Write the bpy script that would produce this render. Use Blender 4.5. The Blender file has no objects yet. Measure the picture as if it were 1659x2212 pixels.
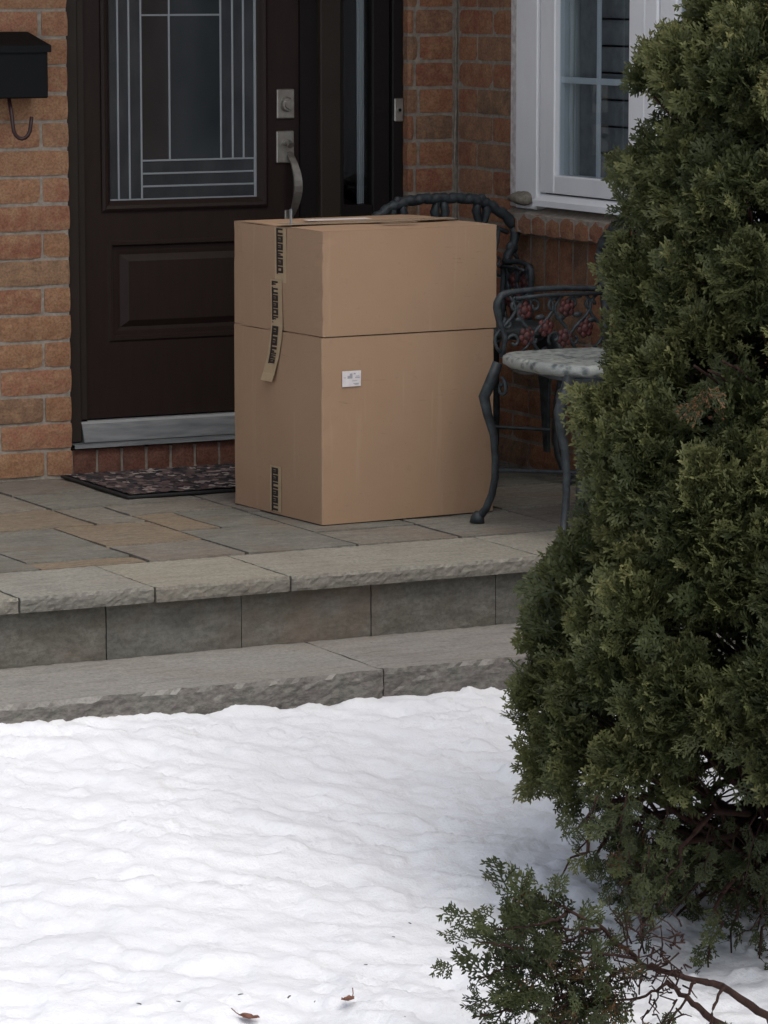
import bpy, math, random
import numpy as np
from mathutils import Vector, Matrix, Euler
from math import sin, cos, atan, radians, pi

R = random.Random(7)
NP = np.random.RandomState(5)
scene = bpy.context.scene
COL = scene.collection

# ------------------------------------------------------------------ camera
F_PX = 8000.0
TH = radians(27.0)
PITCH = atan((1106 + 50) / F_PX)
CAM = np.array([-4.5769496, -11.23840578, 1.62856046])
fh = np.array([sin(TH), cos(TH), 0.0])
rt = np.array([cos(TH), -sin(TH), 0.0])
fw = fh * cos(PITCH) - np.array([0, 0, 1.0]) * sin(PITCH)
upv = np.cross(rt, fw)
cam_data = bpy.data.cameras.new('camera')
cam = bpy.data.objects.new('camera', cam_data)
COL.objects.link(cam)
cam.location = CAM
cam.rotation_euler = Matrix((rt, upv, -fw)).transposed().to_euler()
cam_data.sensor_fit = 'VERTICAL'
cam_data.angle = 2 * atan(1106 / F_PX)
cam_data.clip_start = 0.1
cam_data.clip_end = 2000
scene.camera = cam


def project(P):
    v = np.asarray(P, float) - CAM
    d = v @ fw
    return 829.5 + F_PX * (v @ rt) / d, 1106 - F_PX * (v @ upv) / d


def at(x, y, ax, val):
    """world point seen at photo point (x, y) on the plane axis ax = val"""
    r = rt * (x - 829.5) / F_PX + upv * (1106 - y) / F_PX + fw
    return CAM + r * ((val - CAM[ax]) / r[ax])


# ------------------------------------------------------------------ light
SUN_EL, SUN_AZ = radians(60), radians(170)       # azimuth clockwise from +Y
world = bpy.data.worlds.new('World')
scene.world = world
world.use_nodes = True
wn, wl = world.node_tree.nodes, world.node_tree.links
wn.clear()
sky = wn.new('ShaderNodeTexSky')
sky.sky_type = 'NISHITA'
sky.sun_disc = False
sky.sun_elevation = SUN_EL
sky.sun_rotation = SUN_AZ
sky.air_density = 1.0
sky.dust_density = 4.0
sky.ozone_density = 1.0
hs = wn.new('ShaderNodeHueSaturation')
hs.inputs['Saturation'].default_value = 0.55
bg = wn.new('ShaderNodeBackground')
bg.inputs['Strength'].default_value = 0.19
wo = wn.new('ShaderNodeOutputWorld')
wl.new(sky.outputs[0], hs.inputs['Color'])
wl.new(hs.outputs[0], bg.inputs['Color'])
wl.new(bg.outputs[0], wo.inputs['Surface'])
sd = bpy.data.lights.new('sun', 'SUN')
sd.energy = 0.55
sd.angle = radians(70)
sd.color = (1.0, 0.985, 0.96)
sun = bpy.data.objects.new('sun', sd)
COL.objects.link(sun)
sdir = Vector((sin(SUN_AZ) * cos(SUN_EL), cos(SUN_AZ) * cos(SUN_EL), sin(SUN_EL)))
sun.rotation_euler = sdir.to_track_quat('Z', 'Y').to_euler()
scene.view_settings.view_transform = 'Standard'
scene.view_settings.look = 'None'
scene.view_settings.exposure = -0.03
scene.view_settings.gamma = 1.0
scene.view_settings.use_curve_mapping = False


# ------------------------------------------------------------------ materials
class NT:
    def __init__(s, name):
        s.m = bpy.data.materials.new(name)
        s.m.use_nodes = True
        s.n, s.l = s.m.node_tree.nodes, s.m.node_tree.links
        s.b = s.n['Principled BSDF']

    def node(s, t, **k):
        n = s.n.new(t)
        for a, v in k.items():
            if hasattr(n, a):
                setattr(n, a, v)
            else:
                n.inputs[a.replace('_', ' ')].default_value = v
        return n

    def link(s, a, b):
        s.l.new(a, b)

    def coord(s, scale=(1, 1, 1), kind='Object'):
        tc = s.node('ShaderNodeTexCoord')
        mp = s.node('ShaderNodeMapping')
        mp.inputs['Scale'].default_value = scale
        if kind == 'World':
            g = s.node('ShaderNodeNewGeometry')
            s.link(g.outputs['Position'], mp.inputs['Vector'])
        else:
            s.link(tc.outputs[kind], mp.inputs['Vector'])
        return mp.outputs[0]

    def noise(s, vec, scale, detail=4, rough=.55):
        n = s.node('ShaderNodeTexNoise')
        n.inputs['Scale'].default_value = scale
        n.inputs['Detail'].default_value = detail
        n.inputs['Roughness'].default_value = rough
        if vec is not None:
            s.link(vec, n.inputs['Vector'])
        return n.outputs['Fac']

    def ramp(s, fac, stops):
        r = s.node('ShaderNodeValToRGB')
        e = r.color_ramp.elements
        while len(e) > 1:
            e.remove(e[-1])
        e[0].position = stops[0][0]
        e[0].color = (*stops[0][1], 1)
        for p, c in stops[1:]:
            k = e.new(p)
            k.color = (*c, 1)
        s.link(fac, r.inputs['Fac'])
        return r.outputs['Color']

    def mix(s, fac, a, b, mode='MIX'):
        m = s.node('ShaderNodeMix')
        m.data_type = 'RGBA'
        m.blend_type = mode
        for sock, v in ((m.inputs[0], fac), (m.inputs[6], a), (m.inputs[7], b)):
            if isinstance(v, (int, float)):
                sock.default_value = v
            elif isinstance(v, tuple):
                sock.default_value = (*v, 1)
            else:
                s.link(v, sock)
        return m.outputs[2]

    def math(s, op, a, b=0.0):
        m = s.node('ShaderNodeMath')
        m.operation = op
        for sock, v in ((m.inputs[0], a), (m.inputs[1], b)):
            if isinstance(v, (int, float)):
                sock.default_value = v
            else:
                s.link(v, sock)
        return m.outputs[0]

    def rnd(s):
        o = s.node('ShaderNodeObjectInfo')
        g = s.node('ShaderNodeNewGeometry')
        return s.math('FRACT', s.math('ADD', o.outputs['Random'], g.outputs['Random Per Island']))

    def bump(s, h, strength=.3, dist=.01):
        b = s.node('ShaderNodeBump')
        b.inputs['Strength'].default_value = strength
        b.inputs['Distance'].default_value = dist
        s.link(h, b.inputs['Height'])
        s.link(b.outputs[0], s.b.inputs['Normal'])

    def out(s, col=None, rough=.8, metal=0.0, spec=.5):
        if isinstance(col, tuple):
            s.b.inputs['Base Color'].default_value = (*col, 1)
        elif col is not None:
            s.link(col, s.b.inputs['Base Color'])
        if isinstance(rough, (int, float)):
            s.b.inputs['Roughness'].default_value = rough
        else:
            s.link(rough, s.b.inputs['Roughness'])
        s.b.inputs['Metallic'].default_value = metal
        s.b.inputs['Specular IOR Level'].default_value = spec
        return s.m


M = {}


def brick_material(name, stops, sand, dark=.25):
    t = NT(name)
    w = t.coord(kind='World')
    base = t.ramp(t.rnd(), stops)
    n1 = t.noise(w, 22, 5, .65)
    n2 = t.noise(w, 130, 4, .7)
    n3 = t.noise(w, 9, 3)
    c = t.mix(t.ramp(n1, [(.42, (0, 0, 0)), (.70, (1, 1, 1))]), base, sand)
    c = t.mix(t.ramp(n2, [(.35, (.62, .60, .58)), (.6, (1, 1, 1))]), (0, 0, 0), c)
    c = t.mix(.14, c, (.02, .012, .008))
    c = t.mix(t.ramp(n3, [(.58, (0, 0, 0)), (.75, (dark, dark, dark))]), c, (.05, .035, .03))
    t.bump(t.math('ADD', t.math('MULTIPLY', n1, 1.2), t.math('MULTIPLY', n2, .5)), .6, .004)
    return t.out(c, .92, spec=.2)


M['brick_front'] = brick_material('sandy_orange_brick', [
    (0, (.36, .180, .100)), (.2, (.43, .225, .135)), (.45, (.38, .205, .115)), (.62, (.42, .200, .125)),
    (.8, (.33, .145, .09)), (.92, (.40, .25, .15)), (1, (.25, .15, .10))], (.47, .29, .17))
M['brick_side'] = brick_material('reddish_brown_brick', [
    (0, (.31, .135, .080)), (.25, (.36, .165, .095)), (.5, (.26, .110, .070)), (.7, (.33, .135, .085)),
    (.85, (.21, .14, .095)), (1, (.36, .18, .11))], (.40, .225, .13), .4)
M['brick_dark'] = brick_material('dark_sill_brick', [
    (0, (.16, .065, .045)), (.5, (.20, .085, .06)), (1, (.13, .06, .045))], (.22, .11, .08), .5)

t = NT('lime_mortar')
w = t.coord(kind='World')
n = t.noise(w, 60, 4)
t.bump(n, .5, .004)
M['mortar'] = t.out(t.ramp(n, [(.3, (.23, .20, .165)), (.7, (.37, .33, .28))]), .95, spec=.1)
t = NT('brown_mortar')
n = t.noise(t.coord(kind='World'), 60, 4)
t.bump(n, .5, .004)
M['mortar2'] = t.out(t.ramp(n, [(.3, (.19, .165, .135)), (.7, (.31, .27, .225))]), .95, spec=.1)


def stone_material(name, stops, bumpd=.004, light=(.40, .37, .30), lm=.65, dk=.5, sp_=.8, side_tone=0):
    t = NT(name)
    w = t.coord(kind='World')
    base = t.ramp(t.rnd(), stops)
    a = t.noise(t.coord((1, 1.6, 2.2), 'World'), 7, 6, .62)
    b = t.noise(w, 90, 4, .7)
    d = t.noise(t.coord((2, 9, 5), 'World'), 3.5, 5, .6)
    c = t.mix(t.ramp(a, [(.36, (0, 0, 0)), (.72, (lm, lm, lm))]), base, light)
    c = t.mix(t.ramp(d, [(.50, (0, 0, 0)), (.66, (dk, dk, dk))]), c, (.11, .105, .095))
    e = t.noise(t.coord((1.3, 2.2, 3), 'World'), 24, 5, .7)
    c = t.mix(t.ramp(b, [(.34, (.75, .75, .75)), (.56, (0, 0, 0))]), c, t.mix(.5, c, (.05, .048, .042)))
    c = t.mix(t.ramp(e, [(.40, (sp_, sp_, sp_)), (.56, (0, 0, 0))]), c, t.mix(.38, c, (.07, .062, .052)))
    j_ = t.noise(w, 3.1, 5, .6)
    c = t.mix(t.ramp(j_, [(.50, (0, 0, 0)), (.66, (sp_ * .55, sp_ * .55, sp_ * .55))]), c, (.19, .135, .095))
    if side_tone:  # steep faces take a darker mottled colour
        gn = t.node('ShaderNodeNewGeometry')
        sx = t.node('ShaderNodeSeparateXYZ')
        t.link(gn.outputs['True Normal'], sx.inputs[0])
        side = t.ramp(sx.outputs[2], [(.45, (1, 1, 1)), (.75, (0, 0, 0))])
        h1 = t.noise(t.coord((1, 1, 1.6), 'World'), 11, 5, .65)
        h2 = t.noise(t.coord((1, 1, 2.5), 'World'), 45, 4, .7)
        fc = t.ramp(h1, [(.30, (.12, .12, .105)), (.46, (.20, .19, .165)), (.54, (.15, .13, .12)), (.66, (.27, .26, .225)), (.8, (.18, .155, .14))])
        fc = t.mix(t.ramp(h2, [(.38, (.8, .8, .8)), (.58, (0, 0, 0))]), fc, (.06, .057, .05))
        c = t.mix(side, c, t.mix(side_tone, c, fc))
    t.bump(t.math('ADD', t.math('ADD', a, t.math('MULTIPLY', e, .5)), t.math('MULTIPLY', b, .35)), .75, bumpd)
    return t.out(c, .85, spec=.25)


M['flag'] = stone_material('sandstone_flag', [
    (0, (.155, .160, .135)), (.2, (.25, .23, .19)), (.38, (.135, .145, .125)), (.52, (.27, .235, .18)),
    (.66, (.20, .205, .19)), (.8, (.18, .155, .130)), (1, (.245, .225, .18))], light=(.28, .27, .235))
M['flag_tan'] = stone_material('tan_sandstone_flag', [(0, (.25, .19, .125)), (1, (.235, .19, .135))], light=(.28, .24, .18))
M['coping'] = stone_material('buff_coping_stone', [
    (0, (.29, .28, .235)), (.3, (.26, .26, .235)), (.55, (.32, .29, .22)), (.8, (.28, .275, .24)), (1, (.31, .285, .22))], light=(.36, .34, .285), dk=.3, sp_=.3, side_tone=.55)
M['riser'] = stone_material('grey_riser_stone', [
    (0, (.150, .130, .102)), (.3, (.125, .130, .115)), (.6, (.142, .128, .100)), (1, (.125, .125, .112))], light=(.27, .26, .235), lm=.75)
M['step'] = stone_material('grey_step_stone', [(0, (.31, .30, .27)), (1, (.29, .275, .25))], bumpd=.004, light=(.35, .33, .29), dk=.3, sp_=.3, side_tone=.85)
t = NT('joint_sand')
M['joint'] = t.out(t.ramp(t.noise(t.coord(kind='World'), 80), [(.3, (.045, .04, .03)), (.7, (.09, .08, .06))]), .95, spec=.1)

t = NT('brown_door_paint')
n = t.noise(t.coord((1, 1, .15), 'World'), 45, 3)
t.bump(n, .12, .001)
M['door'] = t.out(t.ramp(n, [(.3, (.0215, .0130, .0110)), (.7, (.0270, .0165, .0138))]), .5, spec=.22)
t = NT('brown_trim_paint')
M['trim'] = t.out(t.ramp(t.noise(t.coord(kind='World'), 6), [(.3, (.026, .0195, .0155)), (.7, (.033, .025, .0195))]), .55, spec=.25)
t = NT('dark_jamb_paint')
M['jamb'] = t.out((.010, .0075, .007), .55, spec=.22)


def glass_dark(name, c0, c1, rough, scale=14, bumps=.12):
    t = NT(name)
    n = t.noise(t.coord((1, 1, .5), 'World'), scale, 3)
    t.bump(t.noise(t.coord(kind='World'), 160, 2), bumps, .002)
    return t.out(t.ramp(n, [(.35, c0), (.65, c1)]), rough, spec=.5)


M['glass_textured'] = glass_dark('textured_bevel_glass', (.030, .034, .038), (.046, .050, .054), .22)
M['glass_clear_dark'] = glass_dark('smoked_centre_glass', (.022, .028, .031), (.033, .039, .042), .12, 5, .03)
M['glass_brown'] = glass_dark('brown_centre_glass', (.027, .026, .026), (.040, .038, .037), .12, 5, .03)
t = NT('window_glass')
for nd in list(t.n):
    t.n.remove(nd)
g1 = t.node('ShaderNodeBsdfGlossy')
g1.inputs['Roughness'].default_value = 0.01
g1.inputs['Color'].default_value = (.95, .97, 1, 1)
g2 = t.node('ShaderNodeBsdfTransparent')
g2.inputs['Color'].default_value = (.80, .84, .86, 1)
fr = t.node('ShaderNodeFresnel')
fr.inputs['IOR'].default_value = 1.52
gg = t.node('ShaderNodeNewGeometry')
fac = t.math('MULTIPLY', fr.outputs[0], t.math('SUBTRACT', 1.0, gg.outputs['Backfacing']))
mx = t.node('ShaderNodeMixShader')
oo = t.node('ShaderNodeOutputMaterial')
t.link(fac, mx.inputs[0])
t.link(g2.outputs[0], mx.inputs[1])
t.link(g1.outputs[0], mx.inputs[2])
t.link(mx.outputs[0], oo.inputs['Surface'])
M['glass'] = t.m

t = NT('zinc_came')
M['came'] = t.out((.34, .37, .39), .38, .35)
t = NT('satin_nickel')
n = t.noise(t.coord(kind='World'), 40, 3)
M['nickel'] = t.out(t.ramp(n, [(.3, (.30, .28, .25)), (.7, (.42, .40, .36))]), .38, .75)
t = NT('mill_aluminium')
n = t.noise(t.coord((4, 30, 30), 'World'), 2, 3)
M['alu'] = t.out(t.ramp(n, [(.3, (.10, .108, .113)), (.7, (.19, .20, .205))]), .55, .1)
t = NT('bright_aluminium')
M['alu_bright'] = t.out(t.ramp(t.noise(t.coord((3, 40, 40), 'World'), 5), [(.3, (.27, .28, .28)), (.7, (.37, .38, .375))]), .55, .1)
t = NT('white_vinyl')
n = t.noise(t.coord((1, 1, .4), 'World'), 9, 4)
M['vinyl'] = t.out(t.ramp(n, [(.3, (.74, .75, .76)), (.7, (.80, .81, .82))]), .42, spec=.4)
t = NT('aged_caulk')
n = t.noise(t.coord(kind='World'), 40, 4)
M['caulk'] = t.out(t.ramp(n, [(.35, (.40, .36, .36)), (.65, (.62, .60, .58))]), .7)
t = NT('white_curtain')
n = t.noise(t.coord((1, 60, .3), 'World'), 2.2, 3)
M['curtain'] = t.out(t.ramp(n, [(.35, (.28, .28, .27)), (.62, (.70, .70, .68))]), .9, spec=.1)
t = NT('dark_room')
M['room'] = t.out((.02, .02, .022), .9, spec=.1)
t = NT('slate_panel')
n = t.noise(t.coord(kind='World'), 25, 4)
M['stand_in_panel'] = t.out(t.ramp(n, [(.3, (.18, .18, .18)), (.7, (.26, .26, .26))]), .9, spec=.2)

t = NT('black_enamel')
M['black'] = t.out((.004, .005, .006), .6, spec=.2)
t = NT('maroon_iron')
M['maroon'] = t.out((.032, .012, .012), .5)

t = NT('cardboard')
w = t.coord(kind='World')
n = t.noise(w, 3, 5, .6)
f = t.noise(t.coord((220, 220, 12), 'World'), 1.0, 2)
s = t.noise(t.coord((6, 6, 45), 'World'), 2.4, 5, .7)
sp = t.noise(w, 210, 2, .5)
c = t.ramp(n, [(.3, (.335, .220, .140)), (.7, (.37, .247, .158))])
c = t.mix(t.ramp(s, [(.64, (0, 0, 0)), (.72, (.5, .5, .5))]), c, (.20, .14, .10))
c = t.mix(t.ramp(sp, [(.70, (0, 0, 0)), (.76, (.45, .45, .45))]), c, (.20, .13, .09))
sc = t.noise(t.coord((30, 30, 2.2), 'World'), 1.0, 4, .7)
c = t.mix(t.ramp(sc, [(.60, (0, 0, 0)), (.70, (.22, .22, .22))]), c, (.45, .33, .23))
lo = t.noise(t.coord((1, 1, 1), 'World'), 12, 6, .75)
c = t.mix(t.ramp(lo, [(.60, (0, 0, 0)), (.72, (.35, .35, .35))]), c, (.22, .15, .10))
t.bump(t.math('ADD', f, t.math('MULTIPLY', lo, 5)), .16, .002)
M['card'] = t.out(c, .78, spec=.25)
t = NT('cardboard_edge')
M['card_edge'] = t.out((.30, .205, .135), .9, spec=.1)
t = NT('clear_packing_tape')
M['tape_clear'] = t.out(t.ramp(t.noise(t.coord(kind='World'), 30), [(.4, (.40, .30, .205)), (.65, (.47, .38, .28))]), .22, spec=.6)
t = NT('buff_paper_tape')
M['tape'] = t.out(t.ramp(t.noise(t.coord(kind='World'), 40), [(.3, (.36, .27, .165)), (.7, (.41, .315, .20))]), .55)
t = NT('black_print')
M['print'] = t.out((.016, .013, .013), .6)
t = NT('white_label')
M['label'] = t.out(t.ramp(t.noise(t.coord(kind='World'), 60), [(.35, (.66, .62, .63)), (.65, (.75, .72, .72))]), .5)
t = NT('grey_print')
M['greyprint'] = t.out((.36, .35, .38), .6)

t = NT('cast_iron_paint')
n = t.noise(t.coord(kind='World'), 35, 5, .6)
t.bump(n, .4, .003)
M['iron'] = t.out(t.ramp(n, [(.35, (.013, .017, .020)), (.7, (.042, .053, .058))]), .55, spec=.4)
t = NT('worn_seat_paint')
n = t.noise(t.coord(kind='World'), 22, 6, .7)
v = t.node('ShaderNodeTexVoronoi')
v.inputs['Scale'].default_value = 34
t.link(t.coord(kind='World'), v.inputs['Vector'])
c = t.ramp(n, [(.38, (.06, .075, .08)), (.50, (.10, .12, .12)), (.60, (.20, .215, .195)), (.70, (.50, .51, .45))])
c = t.mix(t.ramp(v.outputs['Distance'], [(.2, (0, 0, 0)), (.5, (.5, .5, .5))]), c, (.45, .47, .43))
t.bump(n, .8, .006)
M['seat'] = t.out(c, .6)
t = NT('red_rose_paint')
M['rose'] = t.out(t.ramp(t.noise(t.coord(kind='World'), 70), [(.35, (.028, .010, .010)), (.65, (.10, .020, .018))]), .6)

t = NT('doormat_pile')
v = t.node('ShaderNodeTexVoronoi')
v.inputs['Scale'].default_value = 48
t.link(t.coord((1, .8, 1), 'World'), v.inputs['Vector'])
sep = t.node('ShaderNodeSeparateColor')
t.link(v.outputs['Color'], sep.inputs[0])
c = t.ramp(sep.outputs[0], [(0, (.02, .02, .024)), (.35, (.05, .045, .046)), (.5, (.09, .055, .055)), (.68, (.15, .12, .11)),
                          (.8, (.035, .03, .04)), (.9, (.22, .17, .16)), (1, (.38, .34, .31))])
t.bump(t.noise(t.coord(kind='World'), 300, 2), .6, .004)
M['mat'] = t.out(c, .95, spec=.1)
t = NT('black_rubber')
M['rubber'] = t.out((.012, .012, .013), .7)

t = NT('river_rock')
n = t.noise(t.coord(kind='World'), 45, 5, .7)
t.bump(n, .5, .004)
M['rock'] = t.out(t.ramp(n, [(.3, (.10, .085, .065)), (.6, (.24, .21, .165)), (.8, (.33, .29, .23))]), .85)

t = NT('old_snow')
w = t.coord(kind='World')
a = t.noise(w, 1.6, 5, .6)
b = t.noise(w, 55, 4, .6)
dd = t.noise(t.coord((1, 1, 1), 'World'), 7, 5, .7)
c = t.ramp(a, [(.35, (.77, .78, .80)), (.65, (.84, .85, .865))])
c = t.mix(t.ramp(dd, [(.56, (0, 0, 0)), (.74, (.5, .5, .5))]), c, (.66, .65, .63))
g_ = t.noise(w, 190, 3, .6)
sk = t.noise(w, 75, 3, .7)
c = t.mix(t.ramp(sk, [(.70, (0, 0, 0)), (.78, (.35, .35, .35))]), c, (.45, .42, .38))
t.bump(t.math('ADD', b, t.math('MULTIPLY', g_, .4)), .4, .010)
t.b.inputs['Subsurface Weight'].default_value = 0.0
M['snow'] = t.out(c, .7, spec=.25)


def foliage_material(name, stops):
    t = NT(name)
    at_ = t.node('ShaderNodeAttribute')
    at_.attribute_name = 'tint'
    g = t.node('ShaderNodeNewGeometry')
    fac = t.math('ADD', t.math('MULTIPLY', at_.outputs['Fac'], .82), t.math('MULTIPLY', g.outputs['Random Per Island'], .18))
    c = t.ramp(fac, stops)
    t.link(c, t.b.inputs['Base Color'])
    tr = t.node('ShaderNodeBsdfTranslucent')
    t.link(c, tr.inputs['Color'])
    ms = t.node('ShaderNodeMixShader')
    ms.inputs[0].default_value = .12
    o = t.n['Material Output']
    t.link(t.b.outputs[0], ms.inputs[1])
    t.link(tr.outputs[0], ms.inputs[2])
    t.link(ms.outputs[0], o.inputs['Surface'])
    t.b.inputs['Roughness'].default_value = .6
    t.b.inputs['Specular IOR Level'].default_value = .3
    return t.m


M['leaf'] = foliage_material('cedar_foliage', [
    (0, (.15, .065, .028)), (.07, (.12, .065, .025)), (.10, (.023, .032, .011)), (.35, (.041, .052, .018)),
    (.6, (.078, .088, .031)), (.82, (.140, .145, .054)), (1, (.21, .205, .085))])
t = NT('cedar_bark')
n = t.noise(t.coord((1, 1, .3), 'World'), 60, 4)
t.bump(n, .6, .004)
M['bark'] = t.out(t.ramp(n, [(.3, (.020, .011, .009)), (.7, (.05, .027, .021))]), .9, spec=.15)
t = NT('dry_leaf')
M['dryleaf'] = t.out(t.ramp(t.noise(t.coord(kind='World'), 60), [(.3, (.12, .05, .035)), (.7, (.24, .11, .07))]), .8)
t = NT('dark_debris')
M['debris'] = t.out((.09, .075, .07), .9)
t = NT('grey_stucco')
M['added_soffit'] = t.out((.45, .44, .42), .8)
t = NT('dark_shingle')
n = t.noise(t.coord(kind='World'), 30, 4)
M['shingle'] = t.out(t.ramp(n, [(.3, (.05, .045, .04)), (.7, (.09, .085, .08))]), .95)


# ------------------------------------------------------------------ helpers
class MB:
    def __init__(s):
        s.v, s.f, s.m = [], [], []

    def add(s, vs, fs, mi=0):
        o = len(s.v)
        s.v.extend([tuple(v) for v in vs])
        s.f.extend([tuple(i + o for i in f) for f in fs])
        s.m.extend([mi] * len(fs))
        return s

    def box(s, a, b, mi=0, bev=0.0):
        x0, y0, z0 = [min(p, q) for p, q in zip(a, b)]
        x1, y1, z1 = [max(p, q) for p, q in zip(a, b)]
        if bev <= 0:
            vs = [(x, y, z) for x in (x0, x1) for y in (y0, y1) for z in (z0, z1)]
            return s.add(vs, [(0, 1, 3, 2), (4, 6, 7, 5), (0, 4, 5, 1), (2, 3, 7, 6), (0, 2, 6, 4), (1, 5, 7, 3)], mi)
        c = [(x0, x1), (y0, y1), (z0, z1)]
        vs, idx = [], {}
        for i in (0, 1):
            for j in (0, 1):
                for k in (0, 1):
                    for ax in range(3):
                        p = []
                        for q, (ii) in enumerate((i, j, k)):
                            val = c[q][ii]
                            if q != ax:
                                val += bev * (1 if ii == 0 else -1)
                            p.append(val)
                        idx[(i, j, k, ax)] = len(vs)
                        vs.append(tuple(p))
        fs = []
        for ax in range(3):
            o = [q for q in range(3) if q != ax]
            for sd_ in (0, 1):
                q = []
                for (u, w_) in ((0, 0), (1, 0), (1, 1), (0, 1)):
                    k = [0, 0, 0]
                    k[ax] = sd_
                    k[o[0]] = u
                    k[o[1]] = w_
                    q.append(idx[(*k, ax)])
                fs.append(tuple(q))
            # edges parallel to ax
            for u in (0, 1):
                for w_ in (0, 1):
                    q = []
                    for e in (0, 1):
                        k = [0, 0, 0]
                        k[ax] = e
                        k[o[0]] = u
                        k[o[1]] = w_
                        q.append((idx[(*k, o[0])], idx[(*k, o[1])]))
                    fs.append((q[0][0], q[1][0], q[1][1], q[0][1]))
        for i in (0, 1):
            for j in (0, 1):
                for k in (0, 1):
                    fs.append(tuple(idx[(i, j, k, ax)] for ax in range(3)))
        return s.add(vs, fs, mi)

    def tube(s, pts, rad, n=8, mi=0, cap=True, flat=1.0):
        pts = [Vector(p) for p in pts]
        if isinstance(rad, (int, float)):
            rad = [rad] * len(pts)
        rings = []
        ref = Vector((0.123, 0.456, 0.88))
        for i, p in enumerate(pts):
            tg = (pts[min(i + 1, len(pts) - 1)] - pts[max(i - 1, 0)]).normalized()
            if abs(tg.dot(ref)) > .95:
                ref = Vector((1, .1, 0))
            a = tg.cross(ref).normalized()
            b = tg.cross(a)
            ref = -a.cross(tg) if False else ref
            rings.append([p + (a * cos(2 * pi * k / n) + b * sin(2 * pi * k / n) * flat) * rad[i] for k in range(n)])
        vs = [v for r in rings for v in r]
        fs = []
        for i in range(len(pts) - 1):
            for k in range(n):
                fs.append((i * n + k, i * n + (k + 1) % n, (i + 1) * n + (k + 1) % n, (i + 1) * n + k))
        if cap:
            fs.append(tuple(reversed(range(n))))
            fs.append(tuple((len(pts) - 1) * n + k for k in range(n)))
        return s.add(vs, fs, mi)

    def ball(s, c, r, nu=8, nv=5, sq=(1, 1, 1), mi=0):
        vs = [(c[0], c[1], c[2] + r * sq[2])]
        for j in range(1, nv):
            a = pi * j / nv
            for i in range(nu):
                b = 2 * pi * i / nu
                vs.append((c[0] + r * sq[0] * sin(a) * cos(b), c[1] + r * sq[1] * sin(a) * sin(b), c[2] + r * sq[2] * cos(a)))
        vs.append((c[0], c[1], c[2] - r * sq[2]))
        fs = [(0, 1 + i, 1 + (i + 1) % nu) for i in range(nu)]
        for j in range(nv - 2):
            for i in range(nu):
                a0 = 1 + j * nu
                fs.append((a0 + i, a0 + nu + i, a0 + nu + (i + 1) % nu, a0 + (i + 1) % nu))
        l = len(vs) - 1
        a0 = 1 + (nv - 2) * nu
        fs += [(a0 + i, l, a0 + (i + 1) % nu) for i in range(nu)]
        return s.add(vs, fs, mi)

    def mesh(s, name, mats, smooth=False):
        me = bpy.data.meshes.new(name)
        me.from_pydata(s.v, [], s.f)
        for m in (mats if isinstance(mats, (list, tuple)) else [mats]):
            me.materials.append(m)
        me.polygons.foreach_set('material_index', s.m)
        if smooth:
            me.polygons.foreach_set('use_smooth', [True] * len(me.polygons))
        me.update()
        import bmesh
        bm = bmesh.new()
        bm.from_mesh(me)
        bmesh.ops.recalc_face_normals(bm, faces=bm.faces)
        bm.to_mesh(me)
        bm.free()
        return me

    def build(s, name, mats, parent=None, loc=(0, 0, 0), rot=(0, 0, 0), smooth=False):
        return link(name, s.mesh(name, mats, smooth), parent, loc, rot)


def link(name, me, parent=None, loc=(0, 0, 0), rot=(0, 0, 0)):
    o = bpy.data.objects.new(name, me)
    COL.objects.link(o)
    o.parent = parent
    o.location = loc
    o.rotation_euler = rot
    return o


def tag(o, label=None, cat=None, group=None, kind=None):
    for k, v in (('label', label), ('category', cat), ('group', group), ('kind', kind)):
        if v:
            o[k] = v
    return o


def empty(name, loc=(0, 0, 0), rot=(0, 0, 0)):
    return link(name, None, None, loc, rot)


# value noise on numpy arrays
_T = NP.rand(512, 512)


def vnoise(x, y):
    xi, yi = np.floor(x).astype(int), np.floor(y).astype(int)
    fx, fy = x - xi, y - yi
    fx, fy = fx * fx * (3 - 2 * fx), fy * fy * (3 - 2 * fy)
    g = lambda a, b: _T[a % 512, b % 512]
    return (g(xi, yi) * (1 - fx) + g(xi + 1, yi) * fx) * (1 - fy) + (g(xi, yi + 1) * (1 - fx) + g(xi + 1, yi + 1) * fx) * fy


def fbm(x, y, o=4, g=.5):
    r, a, s_ = 0, 1, 0
    for i in range(o):
        r = r + a * vnoise(x * 2 ** i + 17.3 * i, y * 2 ** i + 9.1 * i)
        s_ += a
        a *= g
    return r / s_


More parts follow.
